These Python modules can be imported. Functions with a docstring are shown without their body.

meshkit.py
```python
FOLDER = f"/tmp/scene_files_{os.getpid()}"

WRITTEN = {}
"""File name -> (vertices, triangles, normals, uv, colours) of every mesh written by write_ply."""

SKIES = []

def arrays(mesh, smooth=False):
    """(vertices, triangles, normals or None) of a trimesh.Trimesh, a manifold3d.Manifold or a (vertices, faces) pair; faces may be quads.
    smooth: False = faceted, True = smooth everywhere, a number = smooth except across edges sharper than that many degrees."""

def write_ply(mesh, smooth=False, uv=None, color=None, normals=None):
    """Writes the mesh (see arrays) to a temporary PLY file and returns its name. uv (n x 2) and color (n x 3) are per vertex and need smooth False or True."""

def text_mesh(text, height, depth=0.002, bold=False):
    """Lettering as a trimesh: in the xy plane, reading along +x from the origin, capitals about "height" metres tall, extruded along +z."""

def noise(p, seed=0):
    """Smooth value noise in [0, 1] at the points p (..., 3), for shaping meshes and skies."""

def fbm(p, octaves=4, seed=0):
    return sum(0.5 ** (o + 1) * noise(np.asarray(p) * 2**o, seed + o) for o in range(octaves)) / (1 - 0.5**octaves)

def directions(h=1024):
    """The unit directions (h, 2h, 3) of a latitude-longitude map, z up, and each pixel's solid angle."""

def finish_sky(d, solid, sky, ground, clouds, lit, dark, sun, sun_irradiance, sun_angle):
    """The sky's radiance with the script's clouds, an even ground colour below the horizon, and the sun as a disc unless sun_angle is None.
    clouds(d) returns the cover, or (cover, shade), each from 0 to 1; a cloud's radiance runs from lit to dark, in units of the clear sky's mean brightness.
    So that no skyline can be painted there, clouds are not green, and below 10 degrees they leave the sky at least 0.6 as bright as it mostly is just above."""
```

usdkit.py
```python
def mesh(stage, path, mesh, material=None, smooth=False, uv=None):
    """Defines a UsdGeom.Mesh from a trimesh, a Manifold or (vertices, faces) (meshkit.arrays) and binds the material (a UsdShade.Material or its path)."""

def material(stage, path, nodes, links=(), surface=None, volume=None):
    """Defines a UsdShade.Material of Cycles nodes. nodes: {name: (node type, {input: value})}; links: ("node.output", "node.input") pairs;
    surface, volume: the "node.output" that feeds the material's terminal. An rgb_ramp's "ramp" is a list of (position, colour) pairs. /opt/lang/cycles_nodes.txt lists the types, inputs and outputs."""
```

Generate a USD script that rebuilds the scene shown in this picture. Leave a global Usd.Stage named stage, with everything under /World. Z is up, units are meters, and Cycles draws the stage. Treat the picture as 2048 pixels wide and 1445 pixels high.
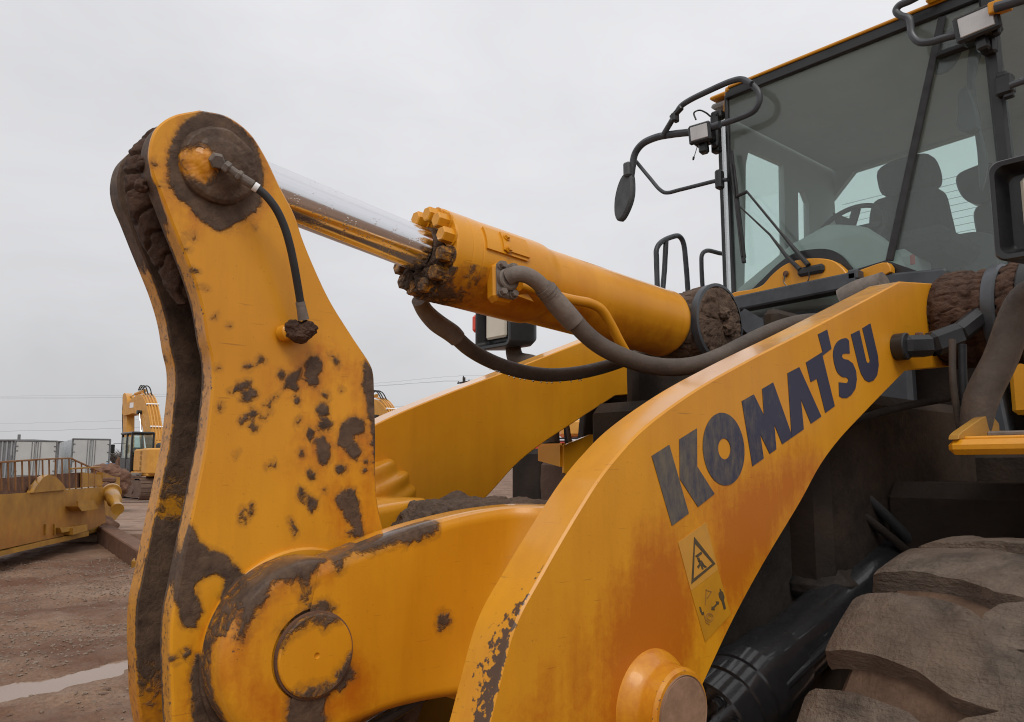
import math, random
import numpy as np, trimesh, shapely
import shapely.geometry as sg
from scipy.spatial import Delaunay
from pxr import Usd, UsdGeom, UsdLux, UsdShade, Gf, Sdf, Vt
import usdkit, meshkit

stage = Usd.Stage.CreateInMemory()
UsdGeom.SetStageUpAxis(stage, UsdGeom.Tokens.z)
UsdGeom.SetStageMetersPerUnit(stage, 1.0)
UsdGeom.Xform.Define(stage, '/World')
UsdGeom.Scope.Define(stage, '/World/Looks')
rng = np.random.default_rng(7)
random.seed(7)

# ------------------------------------------------------------------ camera
FPX, CX, CY, HOR = 1600.0, 1024.0, 722.5, 935.0           # lens in photo pixels, picture centre, horizon row
PITCH = math.atan((HOR - CY) / FPX)
TURN = math.atan2(1816.0, FPX / math.cos(PITCH))
EYE = np.array([0.0, 1.69, 1.85])
_fh = np.array([-math.cos(TURN), -math.sin(TURN), 0.0])
RT = np.array([-math.sin(TURN), math.cos(TURN), 0.0])
FW = math.cos(PITCH) * _fh + math.sin(PITCH) * np.array([0, 0, 1.0])
UP = -math.sin(PITCH) * _fh + math.cos(PITCH) * np.array([0, 0, 1.0])
cam = UsdGeom.Camera.Define(stage, '/World/camera')
cam.CreateHorizontalApertureAttr(36.0)
cam.CreateVerticalApertureAttr(36.0 * 722 / 1024)
cam.CreateFocalLengthAttr(36.0 * FPX / 2048)
cam.CreateClippingRangeAttr(Gf.Vec2f(0.05, 4000))
cam.CreateExposureAttr(0.0)
cam.AddTransformOp().Set(Gf.Matrix4d(*RT, 0, *UP, 0, *(-FW), 0, *EYE, 1))

# ------------------------------------------------------------------ sky and sun (heavy overcast)
SUN_EL, SUN_AZ = math.radians(52), math.atan2(0.55, 0.83)   # direction towards the sun: x = .55, y = .83
usdkit.material(stage, '/World/Looks/overcast_sky', {
    'tc': ('texture_coordinate', {}),
    'sky': ('sky_texture', {'sky_type': 'single_scattering', 'sun_disc': False, 'sun_elevation': SUN_EL, 'sun_rotation': SUN_AZ, 'aerosol_density': 4.0}),
    'sep': ('separate_xyz', {}),
    'grad': ('rgb_ramp', {'ramp': [(0, (5.85, 5.85, 6.0)), (0.5, (6.0, 6.0, 6.15)), (0.53, (6.35, 6.35, 6.5)), (0.62, (7.5, 7.5, 7.7)), (0.75, (8.1, 8.1, 8.35)), (1, (8.6, 8.6, 8.8))]}),
    'zz': ('math', {'math_type': 'multiply_add', 'value2': 0.5, 'value3': 0.5}),
    'map': ('mapping', {'mapping_type': 'point', 'scale': (1.5, 1.5, 3.2)}),
    'n': ('noise_texture', {'scale': 1.6, 'detail': 5, 'roughness': 0.55, 'distortion': 0.4}),
    'nr': ('map_range', {'from_min': 0.3, 'from_max': 0.7, 'to_min': 0.90, 'to_max': 1.06, 'clamp': True}),
    'cl': ('vector_math', {'math_type': 'scale'}),
    'mx': ('mix_color', {'fac': 0.96, 'use_clamp': False}),
    'bg': ('background_shader', {'strength': 0.1}),
}, [('tc.generated', 'sep.vector'), ('sep.z', 'zz.value1'), ('zz.value', 'grad.fac'), ('tc.generated', 'map.vector'), ('map.vector', 'n.vector'),
    ('n.fac', 'nr.value'), ('grad.color', 'cl.vector1'), ('nr.result', 'cl.scale'), ('sky.color', 'mx.a'), ('cl.vector', 'mx.b'), ('mx.result', 'bg.color')], surface='bg.background')
dome = UsdLux.DomeLight.Define(stage, '/World/sky')
dome.CreateIntensityAttr(1.0)
dome.GetPrim().SetCustomDataByKey('kind', 'structure')
dome.GetPrim().SetCustomDataByKey('label', 'pale grey overcast sky with soft cloud bands')
UsdShade.MaterialBindingAPI.Apply(dome.GetPrim()).Bind(UsdShade.Material.Get(stage, '/World/Looks/overcast_sky'))
sun = UsdLux.DistantLight.Define(stage, '/World/sun')
sun.CreateIntensityAttr(0.4)
sun.CreateAngleAttr(25.0)
sun.CreateNormalizeAttr(True)
sun.CreateColorAttr(Gf.Vec3f(1.0, 0.96, 0.9))
sun.AddRotateXYZOp().Set(Gf.Vec3f(90 - math.degrees(SUN_EL), 0, 180 - math.degrees(SUN_AZ)))

# ------------------------------------------------------------------ helpers
def _ray(u, v): return FW + (u - CX) / FPX * RT + (CY - v) / FPX * UP
def PY(u, v, y): d = _ray(u, v); return EYE + d * (y - EYE[1]) / d[1]      # the point of the plane Y = y seen at photo pixel u, v
def PX(u, v, x): d = _ray(u, v); return EYE + d * (x - EYE[0]) / d[0]
def PZ(u, v, z): d = _ray(u, v); return EYE + d * (z - EYE[2]) / d[2]
def PD(u, v, d): return EYE + _ray(u, v) * d
def XZ(pts, y): return np.array([PY(u, v, y)[[0, 2]] for u, v in pts])
def zm(pts, ox, oy, s): return [(ox + a / s, oy + b / s) for a, b in pts]  # measurements taken on an enlarged crop

def spl(p, n=8, closed=False):                                              # centripetal Catmull-Rom
    p = np.asarray(p, float)
    if closed: q = np.vstack([p[-1], p, p[0], p[1]])
    else: q = np.vstack([2 * p[0] - p[1], p, 2 * p[-1] - p[-2]])
    out = []
    for i in range(len(q) - 3):
        P = q[i:i + 4]; t = [0.0]
        for k in range(3): t.append(t[-1] + max(np.linalg.norm(P[k + 1] - P[k]) ** 0.5, 1e-6))
        for s in np.linspace(t[1], t[2], n, endpoint=False):
            L = lambda a, b, ta, tb: (tb - s) / (tb - ta) * a + (s - ta) / (tb - ta) * b
            A1, A2, A3 = L(P[0], P[1], t[0], t[1]), L(P[1], P[2], t[1], t[2]), L(P[2], P[3], t[2], t[3])
            B1, B2 = L(A1, A2, t[0], t[2]), L(A2, A3, t[1], t[3])
            out.append(L(B1, B2, t[1], t[2]))
    if not closed: out.append(p[-1])
    return np.array(out)

def resample(p, h, closed=True):
    p = np.asarray(p, float)
    q = np.vstack([p, p[:1]]) if closed else p
    d = np.r_[0, np.cumsum(np.linalg.norm(np.diff(q, axis=0), axis=1))]
    n = max(int(round(d[-1] / h)), 3)
    s = np.linspace(0, d[-1], n, endpoint=not closed) if closed else np.linspace(0, d[-1], n + 1)
    # keep the corners: snap samples to original vertices of sharp angle
    out = np.stack([np.interp(s, d, q[:, k]) for k in range(q.shape[1])], 1)
    return out

def ccw(p):
    p = np.asarray(p, float)
    a = np.sum(p[:, 0] * np.roll(p[:, 1], -1) - np.roll(p[:, 0], -1) * p[:, 1])
    return p if a > 0 else p[::-1]

def tri_poly(loop, h):
    """Triangles inside a closed loop (n x 2): the loop's own points first, then a grid of spacing h."""
    poly = sg.Polygon(loop)
    if not poly.is_valid: poly = poly.buffer(0)
    x0, y0, x1, y1 = poly.bounds
    gx, gy = np.meshgrid(np.arange(x0, x1, h), np.arange(y0, y1, h * 0.87))
    gx = gx + (np.arange(gx.shape[0]) % 2)[:, None] * h / 2
    g = np.c_[gx.ravel(), gy.ravel()]
    g = g[shapely.contains_xy(poly, g[:, 0], g[:, 1])]
    if len(g): g = g[shapely.distance(poly.boundary, shapely.points(g)) > 0.55 * h]
    P = np.vstack([loop, g])
    t = Delaunay(P).simplices
    c = P[t].mean(1)
    t = t[shapely.contains_xy(poly, c[:, 0], c[:, 1])]
    a = (P[t[:, 1]] - P[t[:, 0]]); b = (P[t[:, 2]] - P[t[:, 0]])
    cr = a[:, 0] * b[:, 1] - a[:, 1] * b[:, 0]
    t[cr < 0] = t[cr < 0][:, ::-1]
    return P, t[np.abs(cr) > 1e-10]

def plate(loop, y0, y1, h=0.03, ch=0.004, nside=2, edge=None):
    """A plate in the XZ plane from Y = y0 to y1 with chamfered edges."""
    L = ccw(resample(loop, edge or h * 0.8))
    n = len(L)
    e = np.roll(L, -1, 0) - np.roll(L, 1, 0)
    nr = np.c_[e[:, 1], -e[:, 0]] / np.maximum(np.linalg.norm(e, axis=1, keepdims=True), 1e-9)   # outward
    I = L - nr * ch
    P, t = tri_poly(I, h)
    m = len(P)
    V = [np.c_[P[:, 0], np.full(m, y1), P[:, 1]], np.c_[P[:, 0], np.full(m, y0), P[:, 1]]]
    F = [t[:, ::-1], t + m]
    ys = [y1] + list(np.linspace(y1 - ch, y0 + ch, nside)) + [y0]
    rings = [np.arange(n)]
    off = 2 * m
    for y in ys[1:-1]:
        V.append(np.c_[L[:, 0], np.full(n, y), L[:, 1]]); rings.append(np.arange(n) + off); off += n
    rings.append(np.arange(n) + m)
    for a, b in zip(rings[:-1], rings[1:]):
        a2, b2 = np.roll(a, -1), np.roll(b, -1)
        F.append(np.vstack([np.c_[a, a2, b], np.c_[a2, b2, b]]))
    M = trimesh.Trimesh(np.vstack(V), np.vstack(F), process=False)
    if M.volume < 0: M.invert()
    return M

def frames(P, up=(0, 0, 1)):
    P = np.asarray(P, float); T = np.gradient(P, axis=0); T /= np.linalg.norm(T, axis=1, keepdims=True) + 1e-12
    N = [np.cross(T[0], up)]
    if np.linalg.norm(N[0]) < 1e-3: N = [np.cross(T[0], (0, 1, 0.1))]
    N[0] /= np.linalg.norm(N[0])
    for i in range(1, len(P)):
        v = N[-1] - T[i] * (N[-1] @ T[i]); N.append(v / (np.linalg.norm(v) + 1e-12))
    N = np.array(N); return T, N, np.cross(T, N)

def tube(P, r, seg=14, n=None, caps=True):
    P = np.asarray(P, float)
    if n: P = spl(P, n)
    r = np.broadcast_to(np.asarray(r, float), len(P)) if np.ndim(r) == 0 or len(r) == len(P) else np.interp(np.linspace(0, 1, len(P)), np.linspace(0, 1, len(r)), r)
    T, N, B = frames(P)
    a = np.linspace(0, 2 * np.pi, seg, endpoint=False)
    V = (P[:, None] + r[:, None, None] * (np.cos(a)[None, :, None] * N[:, None] + np.sin(a)[None, :, None] * B[:, None])).reshape(-1, 3)
    F = []
    for i in range(len(P) - 1):
        k = np.arange(seg); k2 = (k + 1) % seg
        F += [np.c_[i * seg + k, i * seg + k2, (i + 1) * seg + k], np.c_[i * seg + k2, (i + 1) * seg + k2, (i + 1) * seg + k]]
    if caps:
        V = np.vstack([V, P[0], P[-1]]); k = np.arange(seg); k2 = (k + 1) % seg; m = len(P) * seg
        F += [np.c_[np.full(seg, m), k2, k], np.c_[np.full(seg, m + 1), (len(P) - 1) * seg + k, (len(P) - 1) * seg + k2]]
    M = trimesh.Trimesh(V, np.vstack(F), process=False)
    if M.volume < 0: M.invert()
    return M

def lathe(prof, p0, p1, seg=40):
    """prof: (t along the axis in metres from p0, radius) pairs; closed at radius 0."""
    p0, p1 = np.asarray(p0, float), np.asarray(p1, float)
    d = (p1 - p0) / np.linalg.norm(p1 - p0)
    a = np.cross(d, (0, 0, 1.0)) if abs(d[2]) < 0.9 else np.cross(d, (1.0, 0, 0)); a /= np.linalg.norm(a); b = np.cross(d, a)
    th = np.linspace(0, 2 * np.pi, seg, endpoint=False)
    V = np.vstack([p0 + d * t + max(r, 1e-5) * (np.cos(th)[:, None] * a + np.sin(th)[:, None] * b) for t, r in prof])
    F = []
    for i in range(len(prof) - 1):
        k = np.arange(seg); k2 = (k + 1) % seg
        F += [np.c_[i * seg + k, i * seg + k2, (i + 1) * seg + k], np.c_[i * seg + k2, (i + 1) * seg + k2, (i + 1) * seg + k]]
    M = trimesh.Trimesh(V, np.vstack(F), process=False)
    if M.volume < 0: M.invert()
    return M

def disc(p0, p1, r, ch=0.004, seg=40):
    L = float(np.linalg.norm(np.asarray(p1, float) - np.asarray(p0, float)))
    return lathe([(0, 0), (0, r - ch), (ch, r), (L - ch, r), (L, r - ch), (L, 0)], p0, p1, seg)

def rbox(c, s, r=0.01, R=None):
    """Box with chamfered edges, centre c, full size s, optional rotation R (3 x 3)."""
    s = np.asarray(s, float) / 2; r = min(r, 0.45 * s.min() * 2)
    pts = []
    for sx in (-1, 1):
        for sy in (-1, 1):
            for sz in (-1, 1):
                q = np.array([sx, sy, sz]) * s
                for k in range(3):
                    w = q - np.array([sx, sy, sz]) * r; w[k] = q[k]; pts.append(w)
    M = trimesh.convex.convex_hull(np.array(pts))
    if R is not None: M.vertices = M.vertices @ np.asarray(R).T
    M.vertices = M.vertices + np.asarray(c, float)
    return M

def bar(p0, p1, w, t, r=0.005, up=(0, 0, 1)):
    p0, p1 = np.asarray(p0, float), np.asarray(p1, float); d = p1 - p0; L = np.linalg.norm(d); x = d / L
    y = np.cross(up, x); y = y / np.linalg.norm(y) if np.linalg.norm(y) > 1e-6 else np.array([0, 1.0, 0]); z = np.cross(x, y)
    return rbox((p0 + p1) / 2, (L, w, t), r, np.stack([x, y, z], 1))

def rotz(a): c, s = math.cos(a), math.sin(a); return np.array([[c, -s, 0], [s, c, 0], [0, 0, 1.0]])
def roty(a): c, s = math.cos(a), math.sin(a); return np.array([[c, 0, s], [0, 1, 0], [-s, 0, c]])
def rotx(a): c, s = math.cos(a), math.sin(a); return np.array([[1, 0, 0], [0, c, -s], [0, s, c]])

def cat(*ms): return trimesh.util.concatenate([m for m in ms if m is not None])

def lump(c, s, amp=0.25, f=3.0, sub=3, seed=0, R=None):
    """An irregular clod."""
    M = trimesh.creation.icosphere(subdivisions=sub)
    d = M.vertices.copy()
    M.vertices = d * (1 + amp * (meshkit.fbm(d * f + 10 + seed * 3.7, 4, seed) - 0.5) * 2)[:, None] * np.asarray(s, float)
    if R is not None: M.vertices = M.vertices @ np.asarray(R).T
    M.vertices = M.vertices + np.asarray(c, float)
    return M

def rough(M, amp, f, seed=0, sub=0):
    """Pushes a mesh's vertices along their normals by noise."""
    for _ in range(sub): M = M.subdivide()
    M = trimesh.Trimesh(M.vertices, M.faces, process=True)
    n = M.vertex_normals
    v = M.vertices + n * (amp * (meshkit.fbm(M.vertices * f + 50, 4, seed) - 0.42) * 2)[:, None]
    return trimesh.Trimesh(v, M.faces, process=False)

def crust(M, amp, f, seed=0, size=.012):
    """Evenly remeshed surface with a cracked, crumbly relief."""
    M = trimesh.Trimesh(M.vertices, M.faces, process=True).subdivide_to_size(size)
    M = trimesh.Trimesh(M.vertices, M.faces, process=True)
    p = M.vertices
    a = meshkit.fbm(p * f * .6 + 50, 5, seed) - .5
    r = 1 - np.abs(meshkit.noise(p * f * 1.3 + 9, seed + 5) * 2 - 1)
    b = meshkit.noise(p * f * 6, seed + 8) - .5
    return trimesh.Trimesh(p + M.vertex_normals * (amp * (a * 1.6 - .9 * np.clip((r - .82) / .18, 0, 1) + .35 * b))[:, None], M.faces, process=False)

def mir(M):
    M = M.copy(); M.vertices = M.vertices * np.array([1, -1, 1.0]); M.invert(); return M

def sheet(quad_pts, th, n_out):
    """A flat sheet of thickness th given its corner points (n x 3), thickened along n_out."""
    P = np.asarray(quad_pts, float); n_out = np.asarray(n_out, float); n_out = n_out / np.linalg.norm(n_out)
    a = P[1] - P[0]; a = a - n_out * (a @ n_out); a /= np.linalg.norm(a); b = np.cross(n_out, a)
    q = np.c_[(P - P[0]) @ a, (P - P[0]) @ b]
    m = trimesh.creation.extrude_polygon(sg.Polygon(q).buffer(0), th, engine='earcut')
    v = m.vertices; m.vertices = P[0] + v[:, :1] * a + v[:, 1:2] * b + v[:, 2:] * n_out
    if m.volume < 0: m.invert()
    return m

def poly_sheet(poly, y, th, axis='y'):
    """A shapely polygon of (x, z) [axis y] or (y, z) [axis x] as a thin slab starting at y."""
    out = []
    for g in getattr(poly, 'geoms', [poly]):
        m = trimesh.creation.extrude_polygon(g, th, engine='earcut'); v = m.vertices
        m.vertices = np.c_[v[:, 0], y + v[:, 2], v[:, 1]] if axis == 'y' else np.c_[y + v[:, 2], v[:, 0], v[:, 1]]
        if m.volume < 0: m.invert()
        out.append(m)
    return cat(*out)

# ---- scene tree
USED, BASE = {}, {'/World': np.zeros(3)}
def numbered(parent, name):
    k = (parent, name); n = USED.get(k, -1) + 1; USED[k] = n
    return name if n == 0 else f'{name}_{n:03d}'
def tag(p, label=None, cat_=None, group=None, kind=None):
    p = p.GetPrim() if hasattr(p, 'GetPrim') else p
    for k, v in (('label', label), ('category', cat_), ('group', group), ('kind', kind)):
        if v: p.SetCustomDataByKey(k, v)
    return p
def thing(name, base, label, cat_, group=None):
    path = '/World/' + numbered('/World', name)
    x = UsdGeom.Xform.Define(stage, path); x.AddTranslateOp().Set(Gf.Vec3d(*map(float, base))); BASE[path] = np.asarray(base, float)
    tag(x, label, cat_, group); return path
def obj(name, mesh, mat, parent='/World', label=None, cat_=None, group=None, kind=None, smooth=30, attrs=None):
    """One Mesh prim under its parent; vertices are given in world metres; attrs: {primvar: function of the points}."""
    path = parent + '/' + numbered(parent, name)
    b = BASE.get(parent, BASE.get('/World/' + parent.split('/')[2] if parent != '/World' else '/World'))
    BASE[path] = b
    v, f, n = meshkit.arrays(mesh, smooth)
    m = UsdGeom.Mesh.Define(stage, path)
    m.CreatePointsAttr(Vt.Vec3fArray.FromNumpy((v - b).astype(np.float32)))
    m.CreateFaceVertexCountsAttr(Vt.IntArray.FromNumpy(np.full(len(f), 3, np.int32)))
    m.CreateFaceVertexIndicesAttr(Vt.IntArray.FromNumpy(f.astype(np.int32).ravel()))
    m.CreateSubdivisionSchemeAttr('none')
    if n is not None:
        m.CreateNormalsAttr(Vt.Vec3fArray.FromNumpy(n.astype(np.float32))); m.SetNormalsInterpolation('vertex')
    for k, fn in (attrs or {}).items():
        UsdGeom.PrimvarsAPI(m).CreatePrimvar(k, Sdf.ValueTypeNames.FloatArray, 'vertex').Set(Vt.FloatArray.FromNumpy(np.asarray(fn(v), np.float32)))
    UsdShade.MaterialBindingAPI.Apply(m.GetPrim()).Bind(UsdShade.Material.Get(stage, '/World/Looks/' + mat))
    tag(m, label, cat_, group, kind)
    return path

def sdf(polys, q):
    """Signed distance (positive inside) of the points q (n x 2) to the union of loops."""
    g = shapely.union_all([sg.Polygon(p).buffer(0) for p in polys])
    d = shapely.distance(g.boundary, shapely.points(q))
    return np.where(shapely.contains_xy(g, q[:, 0], q[:, 1]), d, -d)
def ell(cx, cy, rx, ry, a=0, n=14):
    t = np.linspace(0, 2 * np.pi, n, endpoint=False); c, s = math.cos(math.radians(a)), math.sin(math.radians(a))
    x, y = rx * np.cos(t), ry * np.sin(t); return [(cx + X * c - Y * s, cy + X * s + Y * c) for X, Y in zip(x, y)]

# ------------------------------------------------------------------ materials
def simple(name, col, rough=0.6, metal=0.0, var=0.15, scale=8.0, bump=0.0, bscale=60.0, spec=0.5, col2=None, coat=0.0):
    c = np.array(col, float); c2 = np.array(col2, float) if col2 is not None else c * (1 - var)
    nodes = {'g': ('geometry', {}), 'n': ('noise_texture', {'scale': scale, 'detail': 5, 'roughness': 0.6}),
             'r': ('map_range', {'from_min': 0.35, 'from_max': 0.65, 'clamp': True}), 'm': ('mix_color', {'a': c, 'b': c2}),
             'rr': ('map_range', {'from_min': 0.3, 'from_max': 0.7, 'to_min': max(rough - 0.1, 0.02), 'to_max': min(rough + 0.1, 1.0), 'clamp': True}),
             'p': ('principled_bsdf', {'metallic': metal, 'roughness': rough, 'specular_ior_level': spec, 'coat_weight': coat})}
    links = [('g.position', 'n.vector'), ('n.fac', 'r.value'), ('r.result', 'm.fac'), ('m.result', 'p.base_color'), ('n.fac', 'rr.value'), ('rr.result', 'p.roughness')]
    if bump:
        nodes['nb'] = ('noise_texture', {'scale': bscale, 'detail': 4, 'roughness': 0.6}); nodes['b'] = ('bump', {'strength': min(bump, 1.0), 'distance': 0.004 * max(bump, 1.0)})
        links += [('g.position', 'nb.vector'), ('nb.fac', 'b.height'), ('b.normal', 'p.normal')]
    usdkit.material(stage, '/World/Looks/' + name, nodes, links, surface='p.BSDF')

MUD, MUD2 = (0.050, 0.028, 0.017), (0.118, 0.070, 0.042)
def paint(name, a, b, rust=(0.40, 0.098, 0.004), rough=0.36, coat=0.0):
    """Weathered machine paint. Primvars: mud (0.5 at the edge of a mud patch), rust (0..1 stain), chip (0..1 flaking)."""
    nodes = {
        'g': ('geometry', {}),
        'n1': ('noise_texture', {'scale': 52, 'detail': 7, 'roughness': 0.66, 'distortion': 0.6}),
        'am': ('attribute', {'attribute': 'mud'}), 'ar': ('attribute', {'attribute': 'rust'}), 'ac': ('attribute', {'attribute': 'chip'}),
        'e0': ('math', {'math_type': 'multiply_add', 'value2': 0.85, 'value3': -0.425}),
        'e1': ('math', {'math_type': 'add'}),
        'mf': ('map_range', {'from_min': 0.44, 'from_max': 0.60, 'clamp': True}),
        'n2': ('noise_texture', {'scale': 3.2, 'detail': 4, 'roughness': 0.55}),
        'r2': ('map_range', {'from_min': 0.35, 'from_max': 0.68, 'clamp': True}),
        'base0': ('mix_color', {'a': a, 'b': b}), 'mps': ('mapping', {'mapping_type': 'point', 'scale': (14, 14, 1.6)}), 'n8': ('noise_texture', {'scale': 1.0, 'detail': 6, 'roughness': 0.7}), 'r8': ('map_range', {'from_min': 0.46, 'from_max': 0.78, 'to_max': 0.30, 'clamp': True}), 'base': ('mix_color', {'b': (0.40, 0.125, 0.006)}),
        # fine speckle of grit
        'n3': ('noise_texture', {'scale': 210, 'detail': 3, 'roughness': 0.5}),
        'r3': ('map_range', {'from_min': 0.70, 'from_max': 0.76, 'to_max': 0.65, 'clamp': True}),
        'spk': ('mix_color', {'b': (0.16, 0.075, 0.022)}),
        # rust film: vertical runs
        'mp': ('mapping', {'mapping_type': 'point', 'scale': (22, 22, 5)}),
        'n4': ('noise_texture', {'scale': 1.0, 'detail': 6, 'roughness': 0.65}),
        'rs': ('math', {'math_type': 'multiply_add', 'value2': 1.5, 'value3': -0.5}),
        'ra': ('math', {'math_type': 'add'}),
        'r1': ('math', {'math_type': 'multiply_add', 'value2': 0.9, 'value3': -0.45}), 'rb': ('math', {'math_type': 'add'}), 'rf': ('map_range', {'from_min': 0.36, 'from_max': 1.15, 'to_max': 0.85, 'clamp': True}),
        'rgate': ('math', {'math_type': 'multiply', 'use_clamp': True}),
        'rg4': ('math', {'math_type': 'multiply', 'value2': 4.0, 'use_clamp': True}),
        'rmix': ('mix_color', {'b': rust}),
        'ms': ('mapping', {'mapping_type': 'point', 'rotation': (0.5, 0.75, 0.35), 'scale': (9, 9, 190)}), 'ns': ('noise_texture', {'scale': 1.0, 'detail': 3, 'roughness': 0.6}), 'rsx': ('map_range', {'from_min': 0.69, 'from_max': 0.74, 'to_max': 0.5, 'clamp': True}),
        'ms2': ('mapping', {'mapping_type': 'point', 'rotation': (1.2, 0.2, 0.9), 'scale': (7, 7, 150)}), 'ns2': ('noise_texture', {'scale': 1.0, 'detail': 3, 'roughness': 0.6}), 'rsx2': ('map_range', {'from_min': 0.70, 'from_max': 0.75, 'to_max': 0.45, 'clamp': True}), 'smx': ('math', {'math_type': 'maximum'}), 'scr': ('mix_color', {'b': (0.22, 0.085, 0.012)}),
        # flaked edges
        'n5': ('noise_texture', {'scale': 85, 'detail': 5, 'roughness': 0.6}),
        'c1': ('math', {'math_type': 'add'}),
        'cf': ('map_range', {'from_min': 1.02, 'from_max': 1.06, 'clamp': True}),
        'cmix': ('mix_color', {'b': (0.085, 0.045, 0.025)}),
        # mud
        'n7': ('noise_texture', {'scale': 24, 'detail': 6, 'roughness': 0.7}), 'r7': ('map_range', {'from_min': 0.36, 'from_max': 0.64, 'clamp': True}), 'mc': ('mix_color', {'a': MUD, 'b': MUD2}),
        'mmix': ('mix_color', {}), 'fl': ('map_range', {'from_min': 0.16, 'from_max': 0.52, 'to_max': 0.62, 'clamp': True}), 'fm': ('mix_color', {'b': (0.20, 0.082, 0.016)}),
        'fg': ('math', {'math_type': 'multiply', 'value2': 5.0, 'use_clamp': True}), 'fg2': ('math', {'math_type': 'multiply'}),
        'ro': ('mix_float', {'a': rough, 'b': 0.8}),
        'h0': ('math', {'math_type': 'multiply'}), 'h1': ('math', {'math_type': 'add'}), 'h2': ('math', {'math_type': 'multiply_add', 'value2': 0.05}),
        'bp': ('bump', {'strength': 0.7, 'distance': 0.006}),
        'cw': ('mix_float', {'a': coat, 'b': 0.05}), 'sn': ('separate_xyz', {}), 'wz': ('map_range', {'from_min': 0.55, 'from_max': 0.9, 'to_max': 1.0, 'clamp': True}), 'wn': ('map_range', {'from_min': 0.38, 'from_max': 0.55, 'to_min': 0.35, 'to_max': 1.0, 'clamp': True}), 'wm': ('math', {'math_type': 'multiply'}), 'wa': ('math', {'math_type': 'add', 'use_clamp': True}),
        'p': ('principled_bsdf', {'roughness': rough, 'specular_ior_level': 0.4, 'coat_roughness': 0.12}),
    }
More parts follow.
